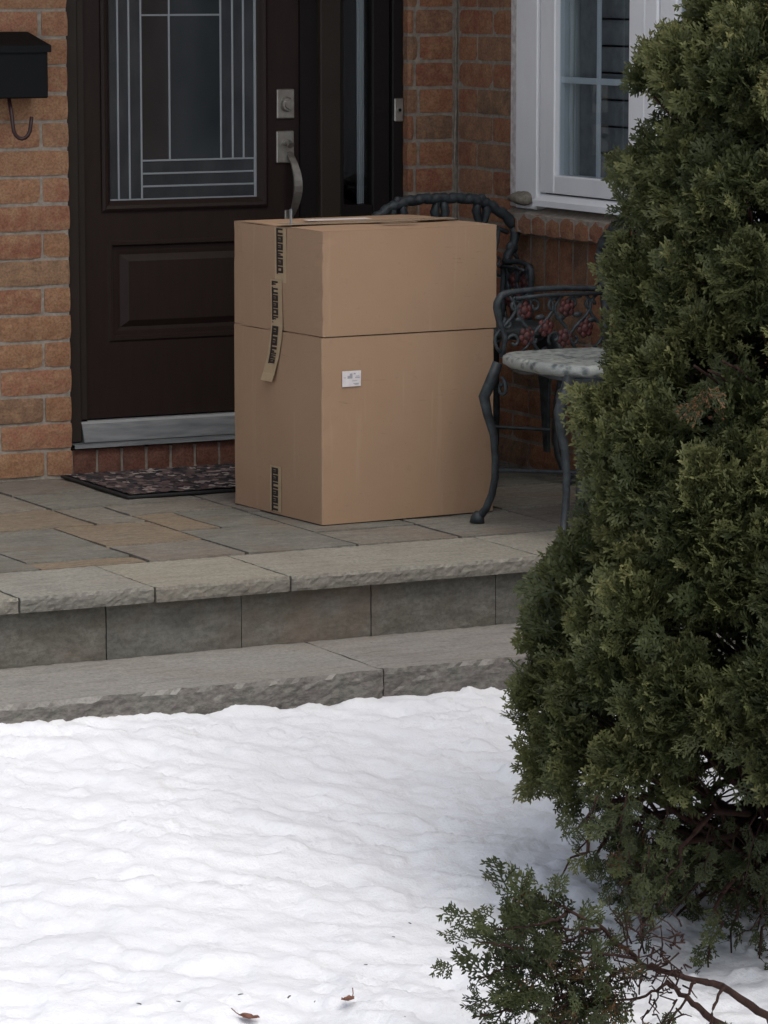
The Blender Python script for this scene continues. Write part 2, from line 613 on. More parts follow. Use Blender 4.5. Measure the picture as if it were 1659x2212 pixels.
def rough_block(name, x0, x1, y0, y1, z0, z1, mat, parent, cell=.03, amp=.004, top=.0015, seed=0, front=True, bev=.004, fq=9):
    """stone slab: front face (towards -Y) split roughly, top slightly uneven; one closed mesh"""
    rr = np.random.RandomState(seed)
    nx = max(2, int((x1 - x0) / cell))
    nz = max(2, int((z1 - z0) / (cell * .6)))
    xs = np.linspace(x0, x1, nx + 1)
    zs = np.linspace(z0, z1, nz + 1)
    mb = MB()
    ox = rr.rand() * 50
    V = []
    for j, z in enumerate(zs):
        for i, x in enumerate(xs):
            big = fbm(np.array([x * fq + ox]), np.array([z * fq * 2.6 + 3.7 * ox - x * 2]), 4, .6)[0] - .5
            big = big + (0.12 if fbm(np.array([x * 4 + ox]), np.array([z * 14 + ox * 2]), 2)[0] > .52 else -.12)
            d = big * amp * 2.2 + (rr.rand() - .5) * amp * .7
            if not front:
                d *= .1
            if i in (0, nx):
                d += bev
            if j == nz:
                d += bev * 1.2
            if j == 0:
                d += bev * .5
            zz = z + (0 if j in (0,) else (rr.rand() - .5) * cell * .25 if j < nz else (rr.rand() - .5) * top * 2)
            V.append((x + (0 if i in (0, nx) else (rr.rand() - .5) * cell * .3), y0 + d, zz))
    F = []
    for j in range(nz):
        for i in range(nx):
            a = j * (nx + 1) + i
            F.append((a, a + 1, a + nx + 2, a + nx + 1))
    # top grid
    ny = max(2, int((y1 - y0) / (cell * 2)))
    base = nz * (nx + 1)
    prev = [base + i for i in range(nx + 1)]
    for k in range(1, ny + 1):
        y = y0 + (y1 - y0) * k / ny
        row = []
        for i in range(nx + 1):
            x = V[base + i][0]
            zt = z1 + (rr.rand() - .5) * top * 2 - (bev * .7 if (k == ny or i in (0, nx)) else 0)
            row.append(len(V))
            V.append((x, y, zt))
        for i in range(nx):
            F.append((prev[i], prev[i + 1], row[i + 1], row[i]))
        prev = row
    # back, bottom, sides
    bl = len(V)
    V.append((x0, y1, z0))
    V.append((x1, y1, z0))
    F.append(tuple(prev[::-1]) + (bl, bl + 1))
    F.append(tuple(range(nx + 1)) + (bl + 1, bl))
    left = [j * (nx + 1) for j in range(nz + 1)] + [base + nx + 1 + k * (nx + 1) for k in range(ny)] + [bl]
    right = [j * (nx + 1) + nx for j in range(nz + 1)] + [base + nx + 1 + k * (nx + 1) + nx for k in range(ny)] + [bl + 1]
    F.append(tuple(left))
    F.append(tuple(right))
    mb.add(V, F)
    return mb.build(name, mat, parent)


# ------------------------------------------------------------------ snow ground
STEP_Y = -2.63


def snow_z(x, y):
    d = np.clip(STEP_Y - y, 0, None)
    z = -.275 - .17 * d + .03 * np.clip(d - 1.2, 0, None) + .10 * np.clip(d - 2.4, 0, None) + .03 * np.clip(d - 6.0, 0, None)
    z = np.where(y > STEP_Y, -.275, z)
    z = z + .035 * np.exp(-((x + 1.25) / .35) ** 2) * np.exp(-d / .25)
    u = x * cos(TH) - y * sin(TH)
    v = x * sin(TH) + y * cos(TH)
    ua, va = u + .45 * v, v - .10 * u
    z = z + .09 * (fbm(u * .8 + 3, v * .8 + 7, 3) - .5)
    wx = fbm(u * 3 + 40, v * 3 + 2, 3) * 1.2
    n1 = fbm(ua * 5.2 + 11 + wx, va * 9 + 5 + wx, 4, .58)
    n2 = fbm(ua * 11 + 31 - wx, va * 19 + 15 + wx, 3, .6)
    n4 = fbm(u * 7 + 71 + wx, v * 12 + 25, 4, .6)
    n3 = fbm(ua * 20 + 31, va * 32 + 15, 2, .6)
    rid = 1 - np.abs(2 * n1 - 1) * 2
    z = z + .023 * (n1 - .5) + .004 * rid + .019 * (n2 - .5) + .014 * (n3 - .5) + .020 * np.clip(n4 - .5, 0, .06) / .06 * fbm(u * 2 + 5, v * 2 + 9, 2)
    return z


def snow():
    def axis(lo, hi, flo, fhi, step):
        a = [flo]
        g = step
        while a[-1] > lo:
            g *= 1.35
            a.append(a[-1] - g)
        b = list(np.arange(flo, fhi, step))
        c = [b[-1]]
        g = step
        while c[-1] < hi:
            g *= 1.35
            c.append(c[-1] + g)
        return np.array(a[::-1][:-1] + b + c[1:])
    xs = axis(-400, 400, -2.4, 1.2, .0125)
    ys = axis(-400, 400, -5.2, -2.58, .0125)
    X, Y = np.meshgrid(xs, ys)
    far = np.hypot(X + 1, Y + 3)
    Z = snow_z(X, Y)
    Z = np.where(far > 12, -1.0 + 0 * Z, Z)
    Z = np.where((Y > -2.5), -.42, Z)
    nx, ny = len(xs), len(ys)
    V = np.stack([X, Y, Z], -1).reshape(-1, 3)
    i = np.arange(nx - 1)
    j = np.arange(ny - 1)
    I, J = np.meshgrid(i, j)
    a = (J * nx + I).ravel()
    Fq = np.stack([a, a + 1, a + nx + 1, a + nx], -1)
    me = bpy.data.meshes.new('snow_ground')
    me.from_pydata(V.tolist(), [], Fq.tolist())
    me.polygons.foreach_set('use_smooth', [True] * len(me.polygons))
    me.materials.append(M['snow'])
    o = link('snow_ground', me)
    tag(o, kind='structure', label='rippled old snow sloping away from the porch step')


snow()

# ------------------------------------------------------------------ porch
XW = 1.426
porch = MB().box((-2.6, -2.10, -.5), (XW + .6, .3, -.012)).build('porch', M['joint'])
tag(porch, kind='structure', label='raised flagstone porch in front of the brick entrance')
T = 1
slabs = [  # x0, x1, y0, y1, tan
    (-2.6, -1.5, -1.76, -.9, 0), (-2.6, -1.5, -.9, 0, 0), (-1.5, -.813, -1.76, -1.35, 0), (-1.5, -.813, -1.35, -.7, 0), (-1.5, -.813, -.7, -0, T),
    (-.813, -.49, -1.76, -1.64, T), (-.813, -.49, -1.64, -1.04, 0), (-.813, -.35, -1.04, -.66, T), (-.813, -.35, -.66, -.25, 0),
    (-.813, -.35, -.25, 0, 0), (-.49, -.18, -1.45, -1.04, T), (-.49, -.18, -1.76, -1.45, 0), (-.35, -.18, -1.04, -.68, 0),
    (-.18, .17, -1.76, -1.27, 0), (-.18, -.04, -1.27, -.90, T), (-.04, .17, -1.27, -.90, 0), (-.18, .17, -.90, -.68, 0),
    (-.35, .17, -.68, -.34, 0), (-.35, .17, -.34, 0, 0), (.17, .51, -1.76, -1.47, 0), (.17, .51, -1.47, -1.0, 0), (.51, .90, -1.76, -1.36, 0),
    (.51, .90, -1.36, -1.0, 0), (.17, .54, -1.0, -.5, 0), (.54, .90, -1.0, -.5, 0), (.17, .9, -.5, 0, 0),
    (.90, XW, -1.76, -1.30, 0), (.90, XW, -1.30, -.85, 0), (.90, XW, -.85, -.40, 0), (.90, XW, -.40, 0, 0)]
for k, (x0, x1, y0, y1, tan) in enumerate(slabs):
    g = R.choice((.004, .005, .007))
    rough_block('paving_stone', x0 + g, x1 - g, y0 + g, y1 - g, -.045, R.uniform(-.001, .0015), M['flag_tan' if tan else 'flag'], porch,
                cell=.07, amp=.002, top=.0012, seed=k, front=False, bev=.003)
cj = [-2.6, -2.05, -1.46, -1.045, -.655, -.25, .545, .95, 1.35, XW + .6]
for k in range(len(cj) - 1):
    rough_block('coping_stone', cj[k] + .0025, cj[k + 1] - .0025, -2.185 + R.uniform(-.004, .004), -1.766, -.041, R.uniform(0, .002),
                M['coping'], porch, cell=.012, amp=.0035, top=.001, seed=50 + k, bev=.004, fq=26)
rj = [-2.6, -1.98, -1.58, -1.18, -.78, -.379, .019, .415, .81, 1.21, XW + .6]
for k in range(len(rj) - 1):
    rough_block('riser_stone', rj[k] + .0015, rj[k + 1] - .0015, -2.14 + R.uniform(-.002, .002), -2.09, -.205, -.046, M['riser'], porch,
                cell=.025, amp=.002, top=.0005, seed=80 + k, bev=.002)
MB().box((-2.6, -2.56, -.5), (XW + .6, -2.12, -.225)).build('step_bed', M['joint'], porch)
sj = [-3.0, -1.70, -.188, 1.30, XW + .6]
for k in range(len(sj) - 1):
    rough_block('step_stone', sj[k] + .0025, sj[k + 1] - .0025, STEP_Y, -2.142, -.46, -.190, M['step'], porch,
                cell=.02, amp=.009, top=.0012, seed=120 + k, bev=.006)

# ------------------------------------------------------------------ house shell
house = empty('brick_house', (0, 0, 0))
tag(house, 'orange and brown brick house front with dark brown entrance door and white casement window', 'house')
CR = .0895
BH = .0805
NROW = 30


def brick_mesh(w_, h_, d_, seed, name='brick'):
    """front faces -Y at y=0, body goes to +Y; x 0..w, z 0..h"""
    rr = random.Random(seed)
    nx, nz = max(2, int(w_ / .04)), 3
    V, F = [], []
    for j in range(nz + 1):
        for i in range(nx + 1):
            x = w_ * i / nx
            z = h_ * j / nz
            dy = rr.uniform(-.0012, .0016)
            ex, ez = i in (0, nx), j in (0, nz)
            if ex:
                dy += rr.uniform(.0015, .003)
                x += (rr.uniform(0, .0018)) * (1 if i == 0 else -1)
            if ez:
                dy += rr.uniform(.0015, .0035)
                z += (rr.uniform(0, .002)) * (1 if j == 0 else -1)
            if ex and ez:
                x += .001 * (1 if i == 0 else -1)
                z += .001 * (1 if j == 0 else -1)
            V.append((x, dy, z))
    for j in range(nz):
        for i in range(nx):
            a = j * (nx + 1) + i
            F.append((a, a + 1, a + nx + 2, a + nx + 1))
    ring = [i for i in range(nx + 1)] + [j * (nx + 1) + nx for j in range(1, nz + 1)] + [nz * (nx + 1) + i for i in range(nx - 1, -1, -1)] + [j * (nx + 1) for j in range(nz - 1, 0, -1)]
    o = len(V)
    for r_ in ring:
        x, _, z = V[r_]
        V.append((x, d_, z))
    n_ = len(ring)
    for k in range(n_):
        F.append((ring[k], o + k, o + (k + 1) % n_, ring[(k + 1) % n_]))
    F.append(tuple(o + k for k in range(n_)))
    return V, F


_bm = {}


def place_bricks(items, mat, parent, depth=.088):
    """items: (origin, w, h, rotz); the ones seen in the picture become objects, others one joined part"""
    rest = MB()
    for (p, w_, h_, rz) in items:
        c, s_ = cos(rz), sin(rz)
        mid = (p[0] + c * w_ / 2, p[1] + s_ * w_ / 2, p[2] + h_ / 2)
        x, y = project(mid)
        key = (round(w_, 3), round(h_, 3), mat.name, round(depth, 3), R.randrange(5))
        if key not in _bm:
            V, F = brick_mesh(w_, h_, depth, hash(key[0:2]) % 1000 + key[4] * 7)
            _bm[key] = (V, F, MB().add(V, F).mesh('brick', mat))
        V, F, me = _bm[key]
        if -90 < x < 1600 and -60 < y < 1200:
            link('brick', me, parent, (p[0], p[1], p[2]), (0, R.uniform(-.004, .004), rz))
        else:
            rest.add([(p[0] + c * v[0] - s_ * v[1], p[1] + s_ * v[0] + c * v[1], p[2] + v[2]) for v in V], F)
    if rest.v:
        tag(rest.build('outer_bricks', mat, parent), kind='stuff')


MORT = .007
# facade left of the door (front face Y = 0, right edge X = 0)
wall_l = MB().box((-2.6, MORT, -.4), (-.004, .10, 2.72)).build('brick_wall', M['mortar'], house)
items = []
for r_ in range(NROW):
    z = r_ * CR + .006
    x = 0.0
    first = True
    while x > -2.5:
        w_ = .092 if (first and r_ % 2 == 0) else .249
        items.append(((x - w_ + R.uniform(-.0015, .0015), R.uniform(-.001, .002), z + R.uniform(-.001, .001)), w_, BH, 0))
        x -= w_ + .009
        first = False
place_bricks(items, M['brick_front'], wall_l)
# facade between door frame and inner corner
wall_m = MB().box((1.244, MORT, -.02), (XW + .3, .10, 2.72)).build('brick_wall', M['mortar2'], house)
items = []
for r_ in range(NROW):
    z = r_ * CR + .006
    a = .045 if r_ % 2 else .030
    items.append(((1.240, R.uniform(0, .002), z), a - .006, BH, 0))
    items.append(((1.240 + a + .003, R.uniform(0, .002), z), XW - 1.240 - a - .014, BH, 0))
place_bricks(items, M['brick_side'], wall_m)
# window wall: front face X = XW, facing -X.   origin runs along -Y with rotz = -90deg
wall_w = MB().box((XW + MORT, -3.9, -.4), (XW + .10, .0, .79)).box((XW + MORT, -.44, .79), (XW + .10, .0, 2.72)).box(
    (XW + MORT, -2.20, 2.2), (XW + .10, -.44, 2.72)).box((XW + MORT, -3.9, .79), (XW + .10, -2.20, 2.72)).build('brick_wall', M['mortar2'], house)
RZ = -pi / 2
items = []
for r_ in range(NROW):
    z = r_ * CR + .006
    spans = [(-.012, -3.8)]
    if .52 < z < .86:
        spans = [(-.012, -.425), (-2.25, -3.8)]
    elif .86 <= z < 2.2:
        spans = [(-.012, -.436), (-2.21, -3.8)]
    for (a, b) in spans:
        y = a
        first = True
        while y > b + .03:
            w_ = .125 if (first and r_ % 2) else (.235 if first else .249)
            w_ = min(w_, y - b)
            if w_ > .025:
                items.append(((XW + R.uniform(0, .003), y, z + R.uniform(-.001, .001)), w_, BH, RZ))
            y -= w_ + .009
            first = False
y = -.43
while y > -2.2:                                     # soldier course
    items.append(((XW + R.uniform(0, .002), y, .535), .083, .243, RZ))
    y -= .0935
place_bricks(items, M['brick_side'], wall_w)
items = []
y = -.435
while y > -2.15:                                    # rowlock sill
    items.append(((XW - .052 + R.uniform(-.001, .001), y, .790), .084, .068, RZ))
    y -= .0935
sill_wall = MB().add([(XW - .050, -.435, .855), (XW - .050, -2.2, .855), (XW + .02, -2.2, .884), (XW + .02, -.435, .884),
                      (XW - .046, -.435, .795), (XW - .046, -2.2, .795), (XW + .02, -2.2, .795), (XW + .02, -.435, .795)],
                     [(0, 1, 2, 3), (0, 4, 5, 1), (0, 3, 7, 4), (1, 5, 6, 2), (4, 7, 6, 5)]).build('window_ledge', M['mortar'], house)
place_bricks(items, M['brick_side'], sill_wall, depth=.06)
sm_ = MB()
pts = [(XW - .001 + R.uniform(-.005, .002), -.001 + R.uniform(-.003, .002), .02 + .045 * k) for k in range(56)]
sm_.tube(pts, [R.choice((.001, .002, .003, .004)) for _ in pts], 6)
sm_.build('mortar_seam', M['mortar2'], house, smooth=True)
# threshold brick course
dsill = MB().box((.002, MORT, -.02), (1.238, .16, .082)).build('door_sill', M['mortar2'], house)
items = []
x = .003
while x < 1.18:
    items.append(((x, R.uniform(-.002, .002), .004), .081, .084, 0))
    x += .0885
place_bricks(items, M['brick_dark'], dsill)
# volume behind the walls (closed dark rooms) and unseen roof over the porch
MB().box((-2.6, 1.7, -.4), (XW + 2.6, 1.8, 2.72)).box((-2.6, .10, 2.6), (XW + 2.6, 1.7, 2.72)).box((-2.6, .1, -.4), (-2.5, 1.7, 2.6)).box(
    (XW + 2.5, -3.9, -.4), (XW + 2.6, 1.7, 2.72)).box((XW + .10, -3.9, -.4), (XW + 2.5, -3.8, 2.72)).box(
    (XW + .10, -3.8, 2.6), (XW + 2.5, .10, 2.72)).box((-2.5, .17, -.1), (XW + 2.5, 1.7, -.02)).box(
    (XW + .12, -3.8, -.1), (XW + 2.5, .17, -.02)).build('inner_wall', M['room'], house)
MB().box((-.004, .002, 2.16), (1.244, .10, 2.72)).build('lintel', M['trim'], house)
MB().box((-2.9, -1.30, 2.725), (XW + 2.9, 2.1, 2.78)).box((XW - .35, -4.2, 2.725), (XW + 2.9, -1.30, 2.78)).build('added_soffit', M['added_soffit'], house)  # unseen overhang, added so that door and porch fall in shadow
rf = MB()
rf.add([(-3, -1.35, 2.785), (XW + 3, -1.35, 2.785), (XW + 3, 2.3, 2.785), (-3, 2.3, 2.785), (-3, 2.3, 4.6), (XW + 3, 2.3, 4.6)],
       [(0, 1, 2, 3), (0, 4, 5, 1), (0, 3, 4), (1, 5, 2), (2, 5, 4, 3)])
rf.build('roof', M['shingle'], house)

# ------------------------------------------------------------------ door
door = MB()
DZ0, DZ1, DX0, DX1, DY = .179, 2.10, .078, .862, .070
# slab with openings for the lite (built as boards so that nothing overlaps)
LX0, LX1, LZ0, LZ1 = .140, .742, .863, 1.98
PX0, PX1, PZ0, PZ1 = .160, .720, .430, .766
door.box((DX0, DY, DZ0), (LX0, DY + .04, DZ1)).box((LX1, DY, DZ0), (DX1, DY + .04, DZ1))
door.box((LX0, DY, DZ0), (LX1, DY + .04, PZ0)).box((LX0, DY, PZ1), (LX1, DY + .04, LZ0)).box((LX0, DY, LZ1), (LX1, DY + .04, DZ1))
door.box((LX0, DY, PZ0), (PX0, DY + .04, PZ1)).box((PX1, DY, PZ0), (LX1, DY + .04, PZ1))
door_o = door.build('door', M['door'], house)


def frame_ring(x0, x1, z0, z1, w_, y0, prof, name, mat, parent):
    """mitred moulding ring; prof = [(offset inward 0..1, y)]"""
    mb = MB()
    V = []
    for (o, yy) in prof:
        d = o * w_
        V += [(x0 + d, y0 + yy, z0 + d), (x1 - d, y0 + yy, z0 + d), (x1 - d, y0 + yy, z1 - d), (x0 + d, y0 + yy, z1 - d)]
    F = []
    for k in range(len(prof) - 1):
        for c in range(4):
            F.append((k * 4 + c, k * 4 + (c + 1) % 4, (k + 1) * 4 + (c + 1) % 4, (k + 1) * 4 + c))
    mb.add(V, F)
    return mb.build(name, mat, parent)


frame_ring(LX0, LX1, LZ0, LZ1, .034, DY, [(0, .004), (0, -.010), (.25, -.016), (.55, -.013), (.8, -.003), (1, .004), (1, .02)], 'glass_moulding', M['door'], door_o)
frame_ring(PX0, PX1, PZ0, PZ1, .048, DY, [(0, 0), (.12, -.006), (.3, -.006), (.45, .010), (.75, .010), (1, .012)], 'panel_moulding', M['door'], door_o)
MB().add([(PX0 + .048, DY + .012, PZ0 + .048), (PX1 - .048, DY + .012, PZ0 + .048), (PX1 - .048, DY + .012, PZ1 - .048), (PX0 + .048, DY + .012, PZ1 - .048),
          (PX0 + .075, DY - .001, PZ0 + .07), (PX1 - .075, DY - .001, PZ0 + .07), (PX1 - .075, DY - .001, PZ1 - .07), (PX0 + .075, DY - .001, PZ1 - .07)],
         [(0, 1, 5, 4), (1, 2, 6, 5), (2, 3, 7, 6), (3, 0, 4, 7), (4, 5, 6, 7)]).build('raised_panel', M['door'], door_o)
# glass: pieces between the cames
GY = .083
gx0, gx1, gz0, gz1 = .172, .708, .895, 1.948
vx = [.208, .248, .291, .393, .580, .623, .663]
hz = [.941, .983, 1.026]
H_TOP = 1.504


def pane(x0, x1, z0, z1, m):
    o = MB().box((x0, GY, z0), (x1, GY + .005, z1)).build('pane', M[m], door_o)
    o.rotation_euler = (R.uniform(-.002, .002), 0, 0)


for a, b in ((gx0, .208), (.208, .248), (.248, .291)):
    pane(a, b, gz0, gz1, 'glass_textured')
for a, b in ((gz0, .941), (.941, .983), (.983, 1.026)):
    pane(.291, .706, a, b, 'glass_textured')
pane(.291, .393, 1.026, H_TOP, 'glass_brown')
pane(.393, .580, 1.026, H_TOP, 'glass_clear_dark')
pane(.291, .393, H_TOP, gz1, 'glass_brown')
pane(.393, .580, H_TOP, gz1, 'glass_clear_dark')
for a, b in ((.580, .623), (.623, .663), (.663, .706)):
    pane(a, b, 1.026, gz1, 'glass_textured')


def came(x0, z0, x1, z1, w_=.0032, y=GY - .003):
    if abs(x1 - x0) < 1e-6:
        MB().box((x0 - w_, y, z0), (x0 + w_, y + .012, z1), bev=.001).build('came', M['came'], door_o)
    else:
        MB().box((x0, y + .0007, z0 - w_), (x1, y + .012, z0 + w_), bev=.001).build('came', M['came'], door_o)


for x in (.208, .248, .291):
    came(x, gz0, x, gz1)
for x in (.393, .580, .623, .663):
    came(x, 1.026, x, gz1)
came(.7045, gz0, .7045, gz1, .0045, GY - .006)
for z in (.941, .983, 1.026):
    came(.291, z, .702, z)
came(.291, H_TOP, .580, H_TOP)
came(gx0, gz0 + .002, .706, gz0 + .002, .0045, GY - .006)
# handleset
hw = MB().box((.777, DY - .012, 1.157), (.842, DY, 1.256), bev=.003)
hw.tube([(.812, DY - .012, 1.205), (.812, DY - .026, 1.205)], [.026, .021], 16)
hw.tube([(.812, DY - .026, 1.205), (.812, DY - .034, 1.205)], [.015, .014], 12)
hw.box((.810, DY - .0355, 1.196), (.814, DY - .034, 1.214))
hw.build('deadbolt', M['nickel'], door_o)
hn = MB().box((.775, DY - .012, 1.008), (.840, DY, 1.116), bev=.003)
pts, rad = [], []
for k in range(13):
    u = k / 12
    a = u * pi
    pts.append((.822 + .004 * sin(a), DY - .012 - .062 * sin(a) ** .8, 1.045 - .225 * u))
hs_ = MB()
strip = []
for k, p in enumerate(pts):
    u = k / 12
    w2 = .009 + .006 * sin(pi * u)
    strip += [(p[0] - w2, p[1], p[2]), (p[0] + w2, p[1], p[2]), (p[0] + w2, p[1] + .008, p[2]), (p[0] - w2, p[1] + .008, p[2])]
fs = []
for k in range(12):
    for c in range(4):
        fs.append((k * 4 + c, k * 4 + (c + 1) % 4, (k + 1) * 4 + (c + 1) % 4, (k + 1) * 4 + c))
hn.add(strip, fs)
hn.box((.806, DY - .010, .800), (.838, DY, .850), bev=.003)
hn.tube([(.806, DY - .014, 1.075), (.806, DY - .04, 1.078), (.806, DY - .055, 1.068)], [.010, .009, .012], 8)
hn.build('handle', M['nickel'], door_o)

# frame, mullion, sidelight
fr_ = MB()
fr_.box((0.002, .030, .106), (.046, .099, 2.155), bev=.004)
fr_.box((.0465, .048, .18), (.072, .11, 2.155))
fr_.build('door_frame', M['trim'], house)
MB().box((.0722, .062, .17), (.0778, .11, 2.155)).box((.8622, .058, .13), (.926, .14, 2.155)).build('door_jamb', M['jamb'], house)
MB().box((.9262, .030, .10), (1.003, .14, 2.155), bev=.004).build('mullion', M['trim'], house)
sl = MB().box((1.0035, .040, .13), (1.016, .12, 2.155)).box((1.131, .050, .13), (1.20, .12, 2.155), bev=.006).box((1.0165, .050, .13), (1.1305, .12, .86))
sl.box((1.2005, .036, .10), (1.2435, .12, 2.155), bev=.004)
sl_o = sl.build('sidelight', M['jamb'], house)
MB().box((1.0165, .075, .86), (1.1305, .079, 2.155)).build('pane', M['glass'], sl_o)
MB().box((1.0165, .0755, .853), (1.1305, .070, .860)).build('glazing_bead', M['came'], sl_o)
cs = MB()
V, F = [], []
for k in range(13):
    x = 1.112 + .026 * k / 12
    V += [(x, .13 + .010 * sin(k * 1.7), .80), (x, .13 + .010 * sin(k * 1.7 + .4), 2.15)]
    if k:
        F.append((2 * k - 2, 2 * k, 2 * k + 1, 2 * k - 1))
tag(cs.add(V, F).build('sidelight_curtain', M['curtain'], None, smooth=True), 'narrow pale curtain edge behind the sidelight glass beside the entrance door', 'curtain')
MB().box((1.204, .026, 1.141), (1.238, .036, 1.220), bev=.003).tube([(1.221, .026, 1.180), (1.221, .021, 1.180)], [.009, .008], 12).build('doorbell', M['nickel'], house)
MB().tube([(1.221, .0209, 1.180), (1.221, .0195, 1.180)], [.006, .005], 10).build('doorbell_button', M['black'], house)
# threshold
th = MB()
for prof, x0, x1, mi in (([(.11, .174), (.052, .172), (.044, .165)], .050, 1.20, 1), ([(.044, .165), (.036, .150), (.018, .1065), (.10, .10)], .050, 1.20, 0),
                         ([(.06, .105), (-.012, .103), (-.015, .092), (.08, .089)], .002, 1.238, 0)):
    V = []
    for (yy, zz) in prof:
        V += [(x0, yy, zz), (x1, yy, zz)]
    th.add(V, [(2 * k, 2 * k + 1, 2 * k + 3, 2 * k + 2) for k in range(len(prof) - 1)], mi)
th.add([(.050, .044, .168), (.050, .036, .150), (.050, .018, .1065), (.050, .10, .10), (.050, .11, .178), (.050, .052, .176)], [(0, 1, 2, 3, 4, 5)], 0)
th.build('threshold', [M['alu'], M['alu_bright']], house)

# ------------------------------------------------------------------ window (plane X = WX, facing -X)
WX = 1.40
win = empty('window')
win.parent = house


def wbox(y0, y1, z0, z1, x0, x1, name, mat, bev=0.0, mb=None):
    m = (mb or MB()).box((x0, y0, z0), (x1, y1, z1), bev=bev)
    if name:
        m.build(name, mat, win)
    return m


WT = 2.18
wbox(-.478, -.438, .875, WT, WX - .004, XW + .09, 'caulk_strip', M['caulk'], .003)
fm = MB()
fm.box((WX - .006, -.620, .872), (XW + .09, -.4785, WT), bev=.003)
fm.box((WX - .006, -2.196, .872), (XW + .09, -2.06, WT), bev=.003)
fm.box((WX - .006, -2.0595, WT - .06), (XW + .09, -.6205, WT), bev=.003)
fm.build('frame', M['vinyl'], win)
MB().add([(WX - .022, -.6215, .886), (WX - .022, -2.0585, .886), (WX - .020, -2.0585, .905), (WX - .020, -.6215, .905),
          (WX + .01, -.6215, .924), (WX + .01, -2.0585, .924), (XW + .05, -.6215, .924), (XW + .05, -2.0585, .924),
          (XW + .05, -.6215, .886), (XW + .05, -2.0585, .886)],
         [(0, 1, 2, 3), (3, 2, 5, 4), (4, 5, 7, 6), (0, 8, 9, 1), (0, 3, 4, 6, 8), (1, 9, 7, 5, 2)]).build('sill', M['vinyl'], win)
MB().box((WX + .030, -2.058, .9245), (XW + .05, -.622, .9275)).build('gasket', M['rubber'], win)


def sash(ya, yb):
    """casement sash between ya > yb with its pane and muntins"""
    s_ = MB()
    za, zb = .930, WT - .063
    w_ = .095
    s_.box((WX, ya - w_, za), (XW + .05, ya, zb), bev=.004)
    s_.box((WX, yb, za), (XW + .05, yb + w_, zb), bev=.004)
    s_.box((WX + .001, yb + w_, za), (XW + .05, ya - w_, za + .060), bev=.004)
    s_.box((WX + .001, yb + w_, zb - .06), (XW + .05, ya - w_, zb), bev=.004)
    so = s_.build('sash', M['vinyl'], win)
    gy0, gy1, g0, g1 = yb + w_, ya - w_, za + .060, zb - .06
    MB().box((WX + .020, gy0, g0), (WX + .024, gy1, g1)).build('pane', M['glass'], win)
    mid = (gy0 + gy1) / 2
    MB().box((WX + .027, mid - .010, g0), (WX + .034, mid + .010, g1), bev=.001).build('muntin', M['vinyl'], win)
    z = 1.298
    while z < g1 - .05:
        MB().box((WX + .0265, gy0, z - .010), (WX + .0335, mid - .0101, z + .010), bev=.001).build('muntin', M['vinyl'], win)
        MB().box((WX + .0265, mid + .0101, z - .010), (WX + .0335, gy1, z + .010), bev=.001).build('muntin', M['vinyl'], win)
        z += .31


sash(-.630, -1.287)
MB().box((WX - .004, -1.37, .9248), (XW + .08, -1.295, WT - .061), bev=.006).build('mullion', M['vinyl'], win)
sash(-1.378, -2.056)
# curtain just inside and added dark panel for brick-like tones in the glass


def curtain(ya, yb, xb, amp, name, lab):
    V, F = [], []
    n_ = 60
    for k in range(n_ + 1):
        y = ya + (yb - ya) * k / n_
        for j, z in enumerate((.86, 1.3, 1.7, 2.15)):
            V.append((xb + amp * sin(k * .9 + j * .15) + amp * .5 * sin(k * .37), y, z))
        if k:
            for j in range(3):
                a = (k - 1) * 4 + j
                F.append((a, a + 1, a + 5, a + 4))
    o = MB().add(V, F).build(name, M['curtain'], None, smooth=True)
    tag(o, lab, 'curtain')


curtain(-.635, -.765, XW + .040, .012, 'curtain', 'white curtain drawn to the left edge inside the white casement window')
curtain(-1.33, -1.46, XW + .040, .010, 'curtain', 'white curtain hanging behind the right casement above the cedar')

sh = empty('brick_tone_panel', (XW + .05, -1.0, 1.0))
tag(sh, 'dark grey slatted panel standing in for brick-like tones in the right panes of the white casement window', 'stand_in_panel')
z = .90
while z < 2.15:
    MB().box((R.uniform(-.002, .002), -.20, z - 1.0), (.018, .128, z + .079 - 1.0), bev=.004).build('slat', M['stand_in_panel'], sh)
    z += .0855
MB().box((.0, .135, -.1), (.012, .40, 1.15)).build('side_panel', M['stand_in_panel'], sh)

# ------------------------------------------------------------------ mailbox
mb_ = empty('mailbox', (-.27, -.12, 1.24))
tag(mb_, 'black metal wall mailbox on the orange bricks left of the door', 'mailbox')
MB().box((-.225, 0, .004), (.152, .115, .165), bev=.004).build('body', M['black'], mb_)
ld = MB().add([(-.235, -.010, .150), (.160, -.010, .150), (.160, -.010, .172), (-.235, -.010, .172),
               (-.215, .085, .214), (.118, .085, .214), (-.215, .116, .214), (.118, .116, .214), (-.235, .116, .168), (.160, .116, .168)],
              [(0, 1, 2, 3), (3, 2, 5, 4), (4, 5, 7, 6), (2, 9, 7, 5), (3, 4, 6, 8), (0, 3, 8), (1, 9, 2), (6, 7, 9, 8), (0, 8, 9, 1)])
ld.build('lid', M['black'], mb_)
for hx in (.035, -.24):
    pts = [(hx, .05, .01), (hx + .002, .03, -.05)]
    for k in range(9):
        a = pi + pi * k / 8
        pts.append((hx + .032 + .030 * cos(a), .02, -.085 + .040 * sin(a)))
    pts.append((hx + .066, .02, -.055))
    MB().tube(pts, .0065, 8).build('newspaper_hook', M['maroon'], mb_, smooth=True)

